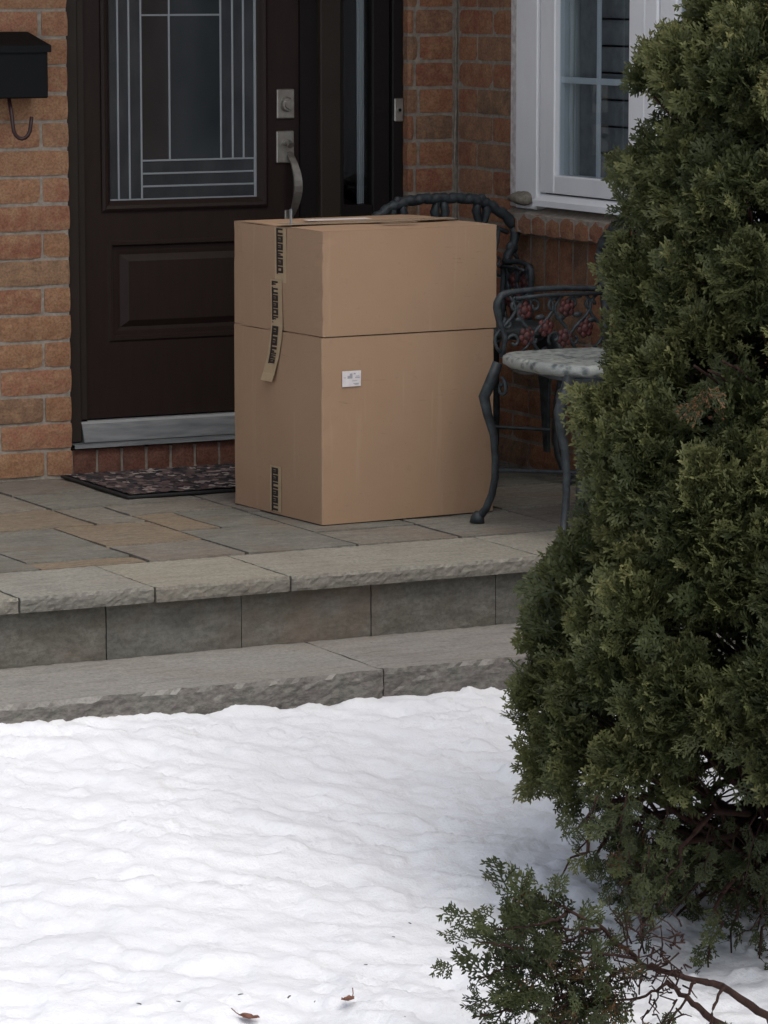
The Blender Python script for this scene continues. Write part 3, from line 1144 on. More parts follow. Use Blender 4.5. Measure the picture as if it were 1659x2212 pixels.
# ------------------------------------------------------------------ doormat
dm = MB().box((-.058, -.592, .0025), (.80, -.030, .011), bev=.002).build('doormat', M['rubber'])
tag(dm, 'patterned doormat in dark red and grey with black rubber edge, below the door', 'doormat')
gm = MB()
nx_, ny_ = 60, 38
V = []
for j in range(ny_ + 1):
    for i in range(nx_ + 1):
        V.append((-.045 + .83 * i / nx_, -.578 + .535 * j / ny_, .0135 + R.uniform(0, .004)))
gm.add(V, [(j * (nx_ + 1) + i, j * (nx_ + 1) + i + 1, (j + 1) * (nx_ + 1) + i + 1, (j + 1) * (nx_ + 1) + i) for j in range(ny_) for i in range(nx_)])
gm.build('pile', M['mat'], dm)

# ------------------------------------------------------------------ cartons
BF = Vector((.2401, -1.3788, 0))
ux = Vector((.5715, -.029, 0)).normalized()
uy = Vector((.029, .5715, 0)).normalized()
BRZ = .06227
BW, BD = .606, .555
ux = Vector((cos(BRZ), sin(BRZ), 0))
uy = Vector((-sin(BRZ), cos(BRZ), 0))


def face_yz(x, y):
    r = rt * (x - 829.5) / F_PX + upv * (1106 - y) / F_PX + fw
    n_ = np.array(ux)
    P = CAM + r * (((np.array(BF) - CAM) @ n_) / (r @ n_))
    return float((P - np.array(BF)) @ np.array(uy)), float(P[2])



def carton(name, z0, h, w_, d_, off, lab):
    root = empty(name, (BF.x + off[0], BF.y + off[1], z0), (0, 0, BRZ + off[2]))
    tag(root, lab, 'cardboard box', 'cardboard boxes stacked on the porch')
    # outer skin with gently bulging faces, rounded vertical edges
    n_ = 10
    V, F = [], []
    per = []
    r_ = .004
    for (ax, ay, bx, by, nx_, ny_) in ((0, 0, w_, 0, 0, -1), (w_, 0, w_, d_, 1, 0), (w_, d_, 0, d_, 0, 1), (0, d_, 0, 0, -1, 0)):
        L = math.hypot(bx - ax, by - ay)
        for k in range(n_ + 1):
            u = (r_ + (L - 2 * r_) * k / n_) / L
            per.append((ax + (bx - ax) * u, ay + (by - ay) * u, nx_, ny_, sin(pi * k / n_)))
    rows = 12
    rr_ = random.Random(int(z0 * 1000) + 5)
    for j in range(rows + 1):
        z = h * j / rows
        q = sin(pi * j / rows)
        for (x, y_, a, b, sx) in per:
            bul = .0035 * sx * (.3 + q) + .003 * sx * (fbm(np.array([x * 5 + z0 * 9 + y_ * 4]), np.array([z * 6 + z0 * 3]), 2)[0] - .5) - (.0015 if sx < .1 and rr_.random() < .15 else 0)
            V.append((x + a * bul, y_ + b * bul, z))
    m = len(per)
    for j in range(rows):
        for k in range(m):
            F.append((j * m + k, j * m + (k + 1) % m, (j + 1) * m + (k + 1) % m, (j + 1) * m + k))
    F.append(tuple(range(m)))
    body = MB().add(V, F).build('body', M['card'], root, smooth=False)
    for nm, y0, y1, dz in (('flap', 0.002, d_ / 2 - .002, 0), ('flap', d_ / 2 + .002, d_ - .002, .001)):
        # slightly sagging flap, 4 mm thick
        V, F = [], []
        nn = 6
        for k in range(nn + 1):
            for i in range(9):
                x = .002 + (w_ - .004) * i / 8
                u = k / nn
                y_ = y0 + (y1 - y0) * u
                s_ = u if y0 < .01 else 1 - u
                zz = h + .0015 + dz + .005 * sin(s_ * pi * .9) * (.5 + .5 * sin(i * .8 + dz * 900)) - .002 * s_
                V.append((x, y_, zz))
        c = len(V)
        V += [(a, b, z - .004) for (a, b, z) in V]
        for k in range(nn):
            for i in range(8):
                a = k * 9 + i
                F.append((a, a + 1, a + 10, a + 9))
                F.append((c + a, c + a + 9, c + a + 10, c + a + 1))
        ring = [i for i in range(9)] + [k * 9 + 8 for k in range(1, nn + 1)] + [nn * 9 + i for i in range(7, -1, -1)] + [k * 9 for k in range(nn - 1, 0, -1)]
        for k in range(len(ring)):
            a, b = ring[k], ring[(k + 1) % len(ring)]
            F.append((a, c + a, c + b, b))
        MB().add(V, F).build('flap', [M['card']], root)
    return root


lower = carton('cardboard_box', .003, .560, BW, BD, (0, 0, 0), 'large brown cardboard box standing on the porch with small white label')
upper = carton('cardboard_box', .568, .312, BW + .006, BD + .002, (.0035, 0, .002), 'shorter brown cardboard box stacked on the larger one, taped top')


def tape_strip(root, pts, half, mat, name='tape', yo=-.0045):
    """pts: (local y, z) centre line on the box's left face (x = yo), or 3-tuples"""
    V, F = [], []
    for k, p in enumerate(pts):
        y_, z, lift = p if len(p) == 3 else (*p, 0)
        V += [(yo - lift, y_ + half, z), (yo - lift, y_ - half, z)]
        if k:
            F.append((2 * k - 2, 2 * k - 1, 2 * k + 1, 2 * k))
    return MB().add(V, F).build(name, mat, root)


def glyphs(parent, pts, half, n_, seed, yo=-.0056):
    """bold block print along the tape: heavy strokes with small openings, as in the photograph too small to read"""
    rr = random.Random(seed)
    V, F = [], []

    def q(t0, t1, a, b):
        def P(tt, w_):
            k = min(int(tt * (len(pts) - 1)), len(pts) - 2)
            f = tt * (len(pts) - 1) - k
            y_ = pts[k][0] + (pts[k + 1][0] - pts[k][0]) * f
            z = pts[k][1] + (pts[k + 1][1] - pts[k][1]) * f
            l0 = pts[k][2] if len(pts[k]) > 2 else 0
            l1 = pts[k + 1][2] if len(pts[k + 1]) > 2 else 0
            return (yo - (l0 + (l1 - l0) * f), y_ + half * w_, z)
        o = len(V)
        V.extend([P(t0, a), P(t0, b), P(t1, b), P(t1, a)])
        F.append((o, o + 1, o + 2, o + 3))
    for g in range(n_):
        a, b = g / n_, (g + .86) / n_
        d = (b - a)
        q(a, a + d * .28, .95, -.95)
        if rr.random() < .95:
            q(a + d * .66, b, .95, -.95)
        q(a + d * .28, a + d * .72, .95, .42)
        if rr.random() < .8:
            q(a + d * .28, a + d * .72, -.35, -.95)
        if rr.random() < .7:
            q(a + d * .4, a + d * .6, .42, -.3)
        q(b, (g + 1) / n_, .95, .55)
    o = MB().add(V, F).build('printed_letters', M['print'], parent)


# tape pieces on the left face of the boxes
UZ = .568


def fp(x, y, dz, lift=None):
    q = face_yz(x, y)
    return (q[0], q[1] - dz) if lift is None else (q[0], q[1] - dz, lift)


tp = tape_strip(upper, [fp(606, 492, UZ), fp(607, 540, UZ), fp(607, 610, UZ)], .036, M['tape'])
glyphs(tp, [fp(605, 493, UZ), fp(606, 592, UZ)], .021, 6, 1)
tp = tape_strip(upper, [fp(598, 604, UZ), fp(599, 650, UZ), fp(600, 700, UZ), fp(599, 730, UZ, .002), fp(594, 770, UZ, .004), fp(588, 805, UZ, .009), fp(586, 822, UZ, .015)],
                .036, M['tape'], yo=-.0062)
glyphs(tp, [fp(596, 607, UZ), fp(597, 697, UZ)], .020, 6, 2, yo=-.0074)
glyphs(tp, [fp(598, 704, UZ, .001), fp(595, 760, UZ, .0035), fp(592, 785, UZ, .0065)], .020, 5, 3, yo=-.0074)
tp = tape_strip(lower, [fp(598, 1008, 0), fp(598, 1060, 0), fp(598, 1108, -.002)], .036, M['tape'])
glyphs(tp, [fp(597, 1012, 0), fp(597, 1106, 0)], .021, 6, 4)
# tape over the top seam and its loose end
V, F = [], []
yT = face_yz(606, 485)[0]
for k in range(15):
    x = BW * k / 14
    V += [(x, yT + .036, .3215 + .0005 * sin(k * 2)), (x, yT - .036, .3210 + .0006 * sin(k * 3))]
    if k:
        F.append((2 * k - 2, 2 * k - 1, 2 * k + 1, 2 * k))
MB().add(V, F).build('tape', M['tape_clear'], upper)
MB().add([(.14, .33, .3225), (.36, .32, .3227), (.365, .375, .3230), (.15, .39, .3228)], [(0, 1, 2, 3)]).build('tape', M['label'], upper)
MB().add([(.28, .11, .3225), (.40, .105, .3230), (.40, .135, .3235), (.28, .14, .3227)], [(0, 1, 2, 3)]).build('tape', M['tape_clear'], upper)
MB().box((.030, yT - .008, .312), (.0325, yT + .003, .366)).build('loose_tape_end', M['came'], upper)
# white sticker on the front of the lower box
st = MB().add([(.066, -.0052, .4125), (.130, -.0052, .413), (.131, -.0052, .460), (.066, -.0052, .460)], [(0, 1, 2, 3)]).build('sticker', M['label'], lower)
sm = MB()
for (a, b, c, d) in ((.084, .437, .101, .445), (.092, .445, .101, .452), (.105, .449, .112, .453), (.110, .438, .127, .4405), (.072, .439, .078, .441),
                     (.100, .429, .118, .4305), (.104, .4205, .124, .4225), (.108, .418, .122, .4195), (.112, .4425, .125, .4445)):
    sm.add([(a, -.0058, b), (c, -.0058, b), (c, -.0058, d), (a, -.0058, d)], [(0, 1, 2, 3)])
sm.build('sticker_print', M['greyprint'], st)

# ------------------------------------------------------------------ rock on the window ledge
rk = MB()
rr = random.Random(3)
rk.ball((0, 0, 0), 1, 12, 8)
V = []
for (x, y, z) in rk.v:
    n_ = 1 + .16 * sin(3 * x + 2 * y) + .10 * rr.uniform(-1, 1)
    V.append((.034 * x * n_, .078 * y * n_, (.023 + .010 * (-y)) * z * n_))
rk.v = V
rko = rk.build('rock', M['rock'], None, (1.392, -.528, .905), (0, -.15, 0), smooth=True)
tag(rko, 'small brown rounded rock lying on the brick window ledge at the frame corner', 'rock')


# ------------------------------------------------------------------ cast iron chairs
def spiral(c, r, turns, start, n_=14, plane='xz', shrink=.25, sgn=1):
    out = []
    for k in range(n_ + 1):
        u = k / n_
        a = start + sgn * turns * 2 * pi * u
        rr_ = r * (1 - (1 - shrink) * u)
        if plane == 'xz':
            out.append((c[0] + rr_ * cos(a), c[1], c[2] + rr_ * sin(a)))
        else:
            out.append((c[0], c[1] + rr_ * cos(a), c[2] + rr_ * sin(a)))
    return out


def make_chair():
    root = empty('cast_iron_chair', (0, 0, 0))
    iron = M['iron']
    SZ = .507
    # seat: rounded plate with rolled edge
    V, F = [], []
    ring = []
    for k in range(40):
        a = 2 * pi * k / 40
        ex, ey = cos(a), sin(a)
        p = 3.4 if ey < 0 else 5
        s_ = (abs(ex) ** p + abs(ey) ** p) ** (-1 / p)
        ring.append((.245 * ex * s_, .215 * ey * s_))
    for (sc, z) in ((0, .004), (.5, .004), (.85, .006), (.95, .010), (1.0, .002), (1.0, -.016), (.93, -.027), (0, -.027)):
        for (x, y) in ring:
            V.append((x * sc, y * sc, SZ + z + .0012 * sin(60 * x) * sin(50 * y) * (1 if sc < .95 else 0)))
    for j in range(7):
        for k in range(40):
            F.append((j * 40 + k, j * 40 + (k + 1) % 40, (j + 1) * 40 + (k + 1) % 40, (j + 1) * 40 + k))
    MB().add(V, F).build('seat', M['seat'], root, smooth=True)
    ap = MB()
    for k in range(40):
        a, b = ring[k], ring[(k + 1) % 40]
        h0, h1 = .012 + .010 * abs(sin(k * .6)), .012 + .010 * abs(sin((k + 1) * .6))
        ap.add([(a[0] * .93, a[1] * .93, SZ - .016), (b[0] * .93, b[1] * .93, SZ - .016), (b[0] * .93, b[1] * .93, SZ - .016 - h1), (a[0] * .93, a[1] * .93, SZ - .016 - h0),
                (a[0] * .90, a[1] * .90, SZ - .016), (b[0] * .90, b[1] * .90, SZ - .016), (b[0] * .90, b[1] * .90, SZ - .016 - h1), (a[0] * .90, a[1] * .90, SZ - .016 - h0)],
               [(0, 1, 2, 3), (4, 7, 6, 5), (3, 2, 6, 7)])
    ap.build('apron', iron, root)
    for sx in (-1, 1):
        # front cabriole leg
        lg = MB()
        x = .215 * sx
        pts = [(x, -.185, SZ - .02), (x + .006 * sx, -.205, .43), (x + .012 * sx, -.225, .385), (x + .006 * sx, -.215, .33), (x, -.198, .27), (x, -.192, .20),
               (x, -.193, .14), (x + .006 * sx, -.200, .09), (x + .020 * sx, -.212, .045), (x + .034 * sx, -.225, .022), (x + .040 * sx, -.230, .016)]
        lg.tube(pts, [.017, .020, .019, .0155, .0135, .0125, .0125, .0125, .013, .014, .014], 8, flat=.8)
        lg.tube([(x + .038 * sx, -.226, .034), (x + .040 * sx, -.230, .018), (x + .040 * sx, -.232, .001)], [.013, .020, .023], 10)
        lg.tube(spiral((x - .035 * sx, -.190, .415), .030, 1.1, pi / 2, sgn=sx), .006, 6)
        lg.build('leg', iron, root, smooth=True)
        bl = MB()
        pts = [(x * .93, .185, SZ - .02), (x * .93, .192, .35), (x * .95, .190, .22), (x * .98, .205, .10), (x, .235, .015), (x, .24, .001)]
        bl.tube(pts, [.015, .014, .013, .013, .013, .017], 8)
        bl.build('leg', iron, root, smooth=True)
        # arm with its lattice of roses
        ax = .235 * sx
        arm = MB()
        rail = [(ax, .195, .700)]
        for k in range(8):
            u = k / 7
            rail.append((ax + .004 * sx * sin(pi * u), .16 - .29 * u, .694 + .006 * sin(u * pi)))
        for k in range(1, 7):
            a = pi / 2 + (pi * .62) * k / 6
            rail.append((ax, -.135 + .044 * cos(a), .652 + .040 * sin(a)))
        rail += [(ax, -.168, .60), (ax, -.15, .56), (ax, -.160, .50)]
        arm.tube(rail, [.009] * 9 + [.012] * 6 + [.010, .009, .009], 8)
        arm.tube([(ax - .012 * sx, .19, .680), (ax - .012 * sx, -.02, .682), (ax - .012 * sx, -.12, .676)], .006, 6)
        for (y0, up_) in ((-.15, 1), (-.085, 0), (-.02, 1), (.045, 0), (.11, 1), (.165, 0)):
            pts = []
            for k in range(11):
                u = k / 10
                pts.append((ax, y0 + .030 * sin(u * 2 * pi + (pi if up_ else 0)) + .022 * (u - .5), .510 + .175 * u))
            arm.tube(pts, [.0062 - .002 * abs(u_ / 10 - .5) for u_ in range(11)], 6)
        for (y0, z0, r_, st_, sg) in ((-.115, .650, .022, 0, 1), (-.05, .650, .020, 2, -1), (.015, .648, .022, 1, 1), (.08, .652, .020, 3, -1), (.14, .646, .020, 0, 1),
                                     (-.12, .545, .024, 3, -1), (-.05, .548, .020, 1, 1), (.02, .550, .024, 4, -1), (.09, .545, .022, 2, 1), (-.14, .60, .018, 2, 1)):
            arm.tube(spiral((ax, y0, z0), r_, .9, st_, plane='yz', sgn=sg), .0055, 6)
        for (y0, z0) in ((-.11, .675), (-.10, .61), (-.03, .615), (.04, .61), (.10, .618), (-.06, .675), (.02, .675), (.10, .675), (.15, .60)):
            arm.ball((ax, y0, z0), .019, 8, 4, (.35, 1, .45))
        if sx > 0:
            arm.v = [(v[0], .195 + (v[1] - .195) * .50, v[2]) for v in arm.v]
        ao = arm.build('arm', iron, root, smooth=True)
        for (y0, z0) in ((-.085, .638), (-.012, .583), (.062, .640), (-.075, .560), (.055, .550), (.125, .575)):
            y0 = .195 + (y0 - .195) * .50 if sx > 0 else y0
            rs = MB()
            rs.ball((ax - .002 * sx, y0, z0), .015, 8, 5, (.6, 1, 1))
            for k in range(6):
                a = k * pi / 3 + .3
                rs.ball((ax - .001 * sx, y0 + .018 * cos(a), z0 + .018 * sin(a)), .0125, 6, 4, (.45, 1, 1))
            rs.build('rose', M['rose'], ao, smooth=True)
    # back
    bk = MB()
    crest = []
    for k in range(61):
        u = k / 60
        x = -.275 + .55 * u
        e = abs(u - .5) * 2
        z = .905 - .095 * e ** 3.2 + .007 * abs(sin(u * pi * 9))
        crest.append((x, .205 + .0 * e, z))
    bk.tube(crest, [.0145 + .005 * abs(sin(k / 60 * pi * 18)) for k in range(61)], 8)
    low = [(-.255 + .51 * k / 20, .205, .79 + .022 * abs(sin(k / 20 * pi * 3))) for k in range(21)]
    bk.tube(low, .008, 6)
    for sx in (-1, 1):
        bk.tube([(.275 * sx, .205, .812), (.284 * sx, .205, .785), (.272 * sx, .203, .745), (.250 * sx, .200, .715), (.238 * sx, .198, .65), (.232 * sx, .195, .56), (.222 * sx, .190, .475)],
                [.014, .018, .014, .015, .013, .013, .013], 8)
        bk.tube(spiral((.262 * sx, .200, .700), .026, 1.0, 0, sgn=sx), .007, 6)
        bk.ball((.268 * sx, .200, .74), .024, 8, 5, (1, .5, 1))
        bk.ball((.245 * sx, .200, .66), .022, 8, 5, (1, .5, 1.3))
    for x in (-.155, -.0, .155):
        bk.tube([(x - .012, .205, .90), (x - .020, .205, .865), (x - .010, .205, .83), (x, .205, .80), (x, .205, .76)], [.014, .016, .013, .010, .007], 6)
        bk.tube([(x + .012, .205, .90), (x + .020, .205, .865), (x + .010, .205, .83), (x, .205, .80)], [.014, .016, .013, .008], 6)
        bk.ball((x, .205, .905), .018, 8, 5, (1, .6, .9))
    for k in range(9):
        x = -.20 + .05 * k
        pts = [(x + .018 * sin(j / 8 * 2 * pi + k), .203, .49 + .31 * j / 8) for j in range(9)]
        bk.tube(pts, .0065, 6)
        bk.tube(spiral((x + .02, .203, .56 + .05 * (k % 3)), .020, .9, k, sgn=1 if k % 2 else -1), .005, 5)
        bk.tube(spiral((x + .01, .203, .70 + .03 * (k % 2)), .020, .9, k + 2, sgn=-1 if k % 2 else 1), .005, 5)
    bo = bk.build('back', iron, root, smooth=True)
    st_ = MB()
    st_.tube([(-.195, -.19, .165), (0, 0, .170), (.20, .195, .165)], .0065, 6)
    st_.tube([(.195, -.19, .178), (0, 0, .1835), (-.20, .195, .178)], .0065, 6)
    st_.build('stretcher', iron, root, smooth=True)
    # tapering pierced bracket under each side of the seat
    for sx in (-1, 1):
        V = [(.205 * sx, -.20, SZ - .030), (.205 * sx, -.20, SZ - .045), (.205 * sx, -.178, SZ - .10), (.205 * sx, -.158, SZ - .19), (.205 * sx, -.155, .10), (.205 * sx, -.13, .10),
             (.205 * sx, -.10, SZ - .19), (.205 * sx, -.07, SZ - .10), (.205 * sx, -.05, SZ - .045), (.205 * sx, -.045, SZ - .030)]
        if sx > 0:
            n_ = len(V)
            W = [(v[0] + .010, v[1], v[2]) for v in V]
            MB().add(V + W, [tuple(range(n_)), tuple(range(n_, 2 * n_))] + [(k, (k + 1) % n_, n_ + (k + 1) % n_, n_ + k) for k in range(n_)]).build('side_bracket', iron, root)
    return root


def kids(o):
    return [c for c in bpy.data.objects if c.parent == o]


chair = make_chair()
chair.location = (.912, -1.793, .001)
chair.rotation_euler = (0, 0, -pi / 2)
tag(chair, 'dark cast iron garden chair with worn pale seat and red roses, half behind the cedar', 'chair', 'cast iron garden chairs on the porch')
chair2 = chair.copy()
COL.objects.link(chair2)
for c in kids(chair):
    d = c.copy()
    COL.objects.link(d)
    d.parent = chair2
    for g in kids(c):
        e = g.copy()
        COL.objects.link(e)
        e.parent = d
chair2.location = (1.103, -.700, .001)
chair2.rotation_euler = (0, 0, 0)
for c in kids(chair2):
    if c.name.startswith('seat'):
        c.material_slots[0].link = 'OBJECT'
        c.material_slots[0].material = M['iron']
tag(chair2, 'dark cast iron garden chair whose scalloped back shows behind the stacked cardboard boxes', 'chair')

# ------------------------------------------------------------------ cedar


def spray_template(seed):
    """one flat fan of scale foliage in the local XZ plane, growing along +Z, about 0.1 long"""
    rr = random.Random(seed)
    V, F = [], []
    L = .105

    def leaf(p, d, l, w_, nrm_tilt):
        d = d.normalized()
        s_ = Vector((d.z, rr.uniform(-.5, .5), -d.x)).normalized()
        o = len(V)
        y = Vector((0, nrm_tilt, 0))
        V.extend([p - s_ * w_ * .45, p + d * l * .55 + s_ * w_ * -.95 + y, p + d * l + y * 2, p + d * l * .5 + s_ * w_ * .95 + y, p + s_ * w_ * .45])
        F.append((o, o + 1, o + 2, o + 3, o + 4))

    def branch(p, d, l, depth):
        n_ = max(2, int(l / (.011 if depth else .013)))
        q = p.copy()
        dd = d.copy()
        for k in range(n_):
            st_ = l / n_
            dd = (dd + Vector((rr.uniform(-.12, .12), rr.uniform(-.12, .12), rr.uniform(-.06, .06)))).normalized()
            q2 = q + dd * st_
            leaf(q, dd, st_ * 1.35, .0028 if depth else .0030, rr.uniform(-.001, .001))
            side = 1 if k % 2 else -1
            if depth == 0 and k > 0:
                for s2 in (side, -side):
                    ang = s2 * rr.uniform(.6, .95)
                    nd = Vector((dd.x * cos(ang) + dd.z * sin(ang), dd.y + rr.uniform(-.2, .2), -dd.x * sin(ang) + dd.z * cos(ang)))
                    bl = (L - l * k / n_) * rr.uniform(.42, .62) * (1 if s2 == side else .8)
                    if bl > .013:
                        branch(q2.copy(), nd, bl, 1)
            elif depth == 1:
                for s2 in (side, -side):
                    ang = s2 * rr.uniform(.5, .9)
                    nd = Vector((dd.x * cos(ang) + dd.z * sin(ang), dd.y + rr.uniform(-.3, .3), -dd.x * sin(ang) + dd.z * cos(ang)))
                    leaf(q2, nd, rr.uniform(.011, .018), .0034, rr.uniform(-.0015, .0015))
            q = q2
    branch(Vector((0, 0, 0)), Vector((0, 0, 1)), L * .9, 0)
    v = np.array([tuple(x) for x in V])
    v[:, 1] += -.9 * (v[:, 2] ** 2) / .35 * .25       # fan droops forward a little
    return v, np.array(F)


TPL = [spray_template(s_) for s_ in range(8)]


def build_foliage(name, P, D, S, TN, parent, mat):
    """P positions, D growth directions, S scales, TN tints"""
    n_ = len(P)
    D = D / np.linalg.norm(D, axis=1, keepdims=True)
    rv = NP.randn(n_, 3)
    Xa = np.cross(rv, D)
    Xa /= np.linalg.norm(Xa, axis=1, keepdims=True)
    Ya = np.cross(D, Xa)
    which = NP.randint(0, len(TPL), n_)
    VV, FF, TT = [], [], []
    off = 0
    for k, (tv, tf) in enumerate(TPL):
        ids = np.where(which == k)[0]
        if not len(ids):
            continue
        R3 = np.stack([Xa[ids], Ya[ids], D[ids]], 1)            # rows = local axes
        v = np.einsum('vi,nij->nvj', tv, R3) * S[ids][:, None, None] + P[ids][:, None, :]
        m = len(tv)
        f = tf[None] + (np.arange(len(ids)) * m)[:, None, None] + off
        VV.append(v.reshape(-1, 3))
        FF.append(f.reshape(-1, 5))
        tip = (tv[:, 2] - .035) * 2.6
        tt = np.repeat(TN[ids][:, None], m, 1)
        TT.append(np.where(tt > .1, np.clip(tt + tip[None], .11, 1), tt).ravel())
        off += m * len(ids)
    VV, FF, TT = np.concatenate(VV), np.concatenate(FF), np.concatenate(TT)
    me = bpy.data.meshes.new(name)
    me.vertices.add(len(VV))
    me.vertices.foreach_set('co', VV.astype(np.float32).ravel())
    nf = len(FF)
    me.loops.add(nf * 5)
    me.loops.foreach_set('vertex_index', FF.astype(np.int32).ravel())
    me.polygons.add(nf)
    me.polygons.foreach_set('loop_start', np.arange(0, nf * 5, 5, dtype=np.int32))
    me.polygons.foreach_set('loop_total', np.full(nf, 5, dtype=np.int32))
    me.update(calc_edges=True)
    a = me.attributes.new('tint', 'FLOAT', 'POINT')
    a.data.foreach_set('value', TT.astype(np.float32))
    me.materials.append(mat)
    print(name, 'sprays', n_, 'faces', nf)
    return link(name, me, parent)


TD = 8.3                                              # distance of the trunk along the view
TX, TY = .07, -4.29
TBASE = float(snow_z(np.array([TX]), np.array([TY]))[0]) - .03


def to_world(x, y, depth):
    r = rt * (x - 829.5) / F_PX + upv * (1106 - y) / F_PX + fw
    return CAM + r * (depth / (r @ fh))


# crown profile: radius to the left of the axis as a function of height
prof_px = [(-500, 1620), (-300, 1560), (0, 1492), (80, 1440), (165, 1352), (330, 1335), (400, 1322), (560, 1318), (640, 1322), (740, 1312), (800, 1312), (860, 1292), (900, 1252),
           (1000, 1228), (1100, 1236), (1200, 1222), (1270, 1128), (1340, 1118), (1410, 1112), (1520, 1112), (1640, 1124), (1720, 1145), (1790, 1210), (1850, 1268), (1900, 1345), (1960, 1500), (2010, 1620)]
ax_px = project((TX, TY, .5))[0]
ZP, RP = [], []
for (y, x) in prof_px:
    p = to_world(ax_px, y, TD)
    q = to_world(x, y, TD)
    ZP.append(p[2])
    RP.append(float(np.hypot(*(q - p)[:2])))
ZP, RP = np.array(ZP[::-1]), np.array(RP[::-1])


def prof_r(z):
    return float(np.interp(z, ZP, RP))


cedar = empty('cedar_tree', (TX, TY, TBASE))
tag(cedar, 'tall green cedar shrub with feathery foliage filling the right side over the snow', 'tree')
trk = MB()
off = np.array([TX, TY, TBASE])
stems = []
for k in range(5):
    a = k * 2 * pi / 5 + .4
    pts = [(.03 * cos(a), .03 * sin(a), -.05), (.06 * cos(a), .06 * sin(a), .35), (.10 * cos(a + .3), .10 * sin(a + .3), .9), (.11 * cos(a + .5), .11 * sin(a + .5), 1.6), (.05 * cos(a), .05 * sin(a), 2.6)]
    trk.tube(pts, [.045, .036, .028, .02, .008], 8)
    stems.append([Vector(p) for p in pts])
trk.build('trunk', M['bark'], cedar, smooth=True)

away = np.array([fh[0], fh[1]])                    # horizontal direction away from the camera
Pp, Dd, Ss, Tt = [], [], [], []
brn = MB()


def add_spray(p, d, s_, t_):
    Pp.append(p)
    Dd.append(d)
    Ss.append(s_)
    Tt.append(t_)


def twig(a, b, r0, r1, n_=5, wob=.02):
    a, b = np.array(a), np.array(b)
    pts = []
    for k in range(n_):
        u = k / (n_ - 1)
        q = a + (b - a) * u
        if 0 < k < n_ - 1:
            q = q + NP.randn(3) * wob
        q[2] += .0
        pts.append(tuple(q - off))
    brn.tube(pts, [r0 + (r1 - r0) * k / (n_ - 1) for k in range(n_)], 5)
    return [np.array(p) + off for p in pts]


ztop, zbot = 2.15, -.42
NC = 860
for c in range(NC):
    z = NP.uniform(zbot, ztop)
    phi = NP.uniform(0, 2 * pi)
    dirh = np.array([cos(phi), sin(phi)])
    facing = -dirh @ away                             # 1 = towards the camera
    if facing < -.35 and NP.rand() < .75:
        continue
    R0 = prof_r(z)
    if facing > -.35:
        R0 = R0 * (1 + .05 * sin(3.1 * phi + 7 * z)) * (1.0 if z > .35 else .972) + (.012 if z > .8 else 0)
    rc = NP.uniform(.055, .115) * (1.15 if z < .6 else .95)
    rc = min(rc, R0 * .5)
    rad = max(.02, R0 - rc * NP.uniform(.8, 1.25))
    if NP.rand() < .12:
        rad *= .75
    cpos = np.array([TX + dirh[0] * rad, TY + dirh[1] * rad, z])
    sx_, sy_ = project(cpos)
    ylim = float(np.interp(sx_, [1080, 1200, 1300, 1400, 1500, 1600, 1750], [1665, 1740, 1770, 1770, 1760, 1765, 1800]))
    if sy_ > ylim - 20:
        continue
    if (facing > -.2) and ((sx_ - 1610) / 105) ** 2 + ((sy_ - 835) / 62) ** 2 < 1:
        continue                                          # deep hollow in the crown
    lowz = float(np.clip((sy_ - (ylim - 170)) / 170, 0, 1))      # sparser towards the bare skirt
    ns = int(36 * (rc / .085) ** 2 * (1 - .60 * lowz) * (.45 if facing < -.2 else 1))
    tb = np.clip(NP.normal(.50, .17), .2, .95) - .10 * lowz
    if NP.rand() < .008 + .06 * lowz:
        tb = .03
    axis = np.array([dirh[0], dirh[1], .55 - .9 * lowz])
    axis /= np.linalg.norm(axis)
    for k in range(ns):
        v = NP.randn(3)
        v /= np.linalg.norm(v)
        if v @ axis < -.15:
            v = -v
        q = cpos + v * rc * np.array([1, 1, 1.15]) * NP.uniform(.45, 1.0) - v * .05
        g = v * .8 + axis * .5 + np.array([0, 0, .45 - .75 * lowz]) + NP.randn(3) * .25
        add_spray(q, g, NP.uniform(.58, .92), np.clip(tb + NP.normal(0, .10), .13, 1) if tb > .1 else NP.uniform(0, .07))
    if facing > -.5:
        base = stems[NP.randint(5)]
        zz = max(.1, z - TBASE - .25 - .3 * rad)
        st_ = np.array([TX + .04 * dirh[0], TY + .04 * dirh[1], TBASE + zz])
        pts = twig(st_, cpos - np.array([0, 0, .02]), .010, .003, 6, .012)
# inner fill, tinted darker to put shadow into the crown, with its own gaps
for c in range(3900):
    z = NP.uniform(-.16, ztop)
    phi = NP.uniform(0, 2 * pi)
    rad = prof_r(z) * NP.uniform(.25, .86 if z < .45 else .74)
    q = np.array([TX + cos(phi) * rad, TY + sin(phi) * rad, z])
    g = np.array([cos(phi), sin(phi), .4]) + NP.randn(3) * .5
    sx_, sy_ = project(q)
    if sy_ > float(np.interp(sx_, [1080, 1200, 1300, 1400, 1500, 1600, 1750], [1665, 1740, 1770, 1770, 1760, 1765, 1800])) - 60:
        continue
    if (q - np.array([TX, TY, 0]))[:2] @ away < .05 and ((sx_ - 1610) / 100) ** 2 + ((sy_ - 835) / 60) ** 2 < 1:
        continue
    add_spray(q, g, NP.uniform(.8, 1.2), NP.uniform(.12, .30))


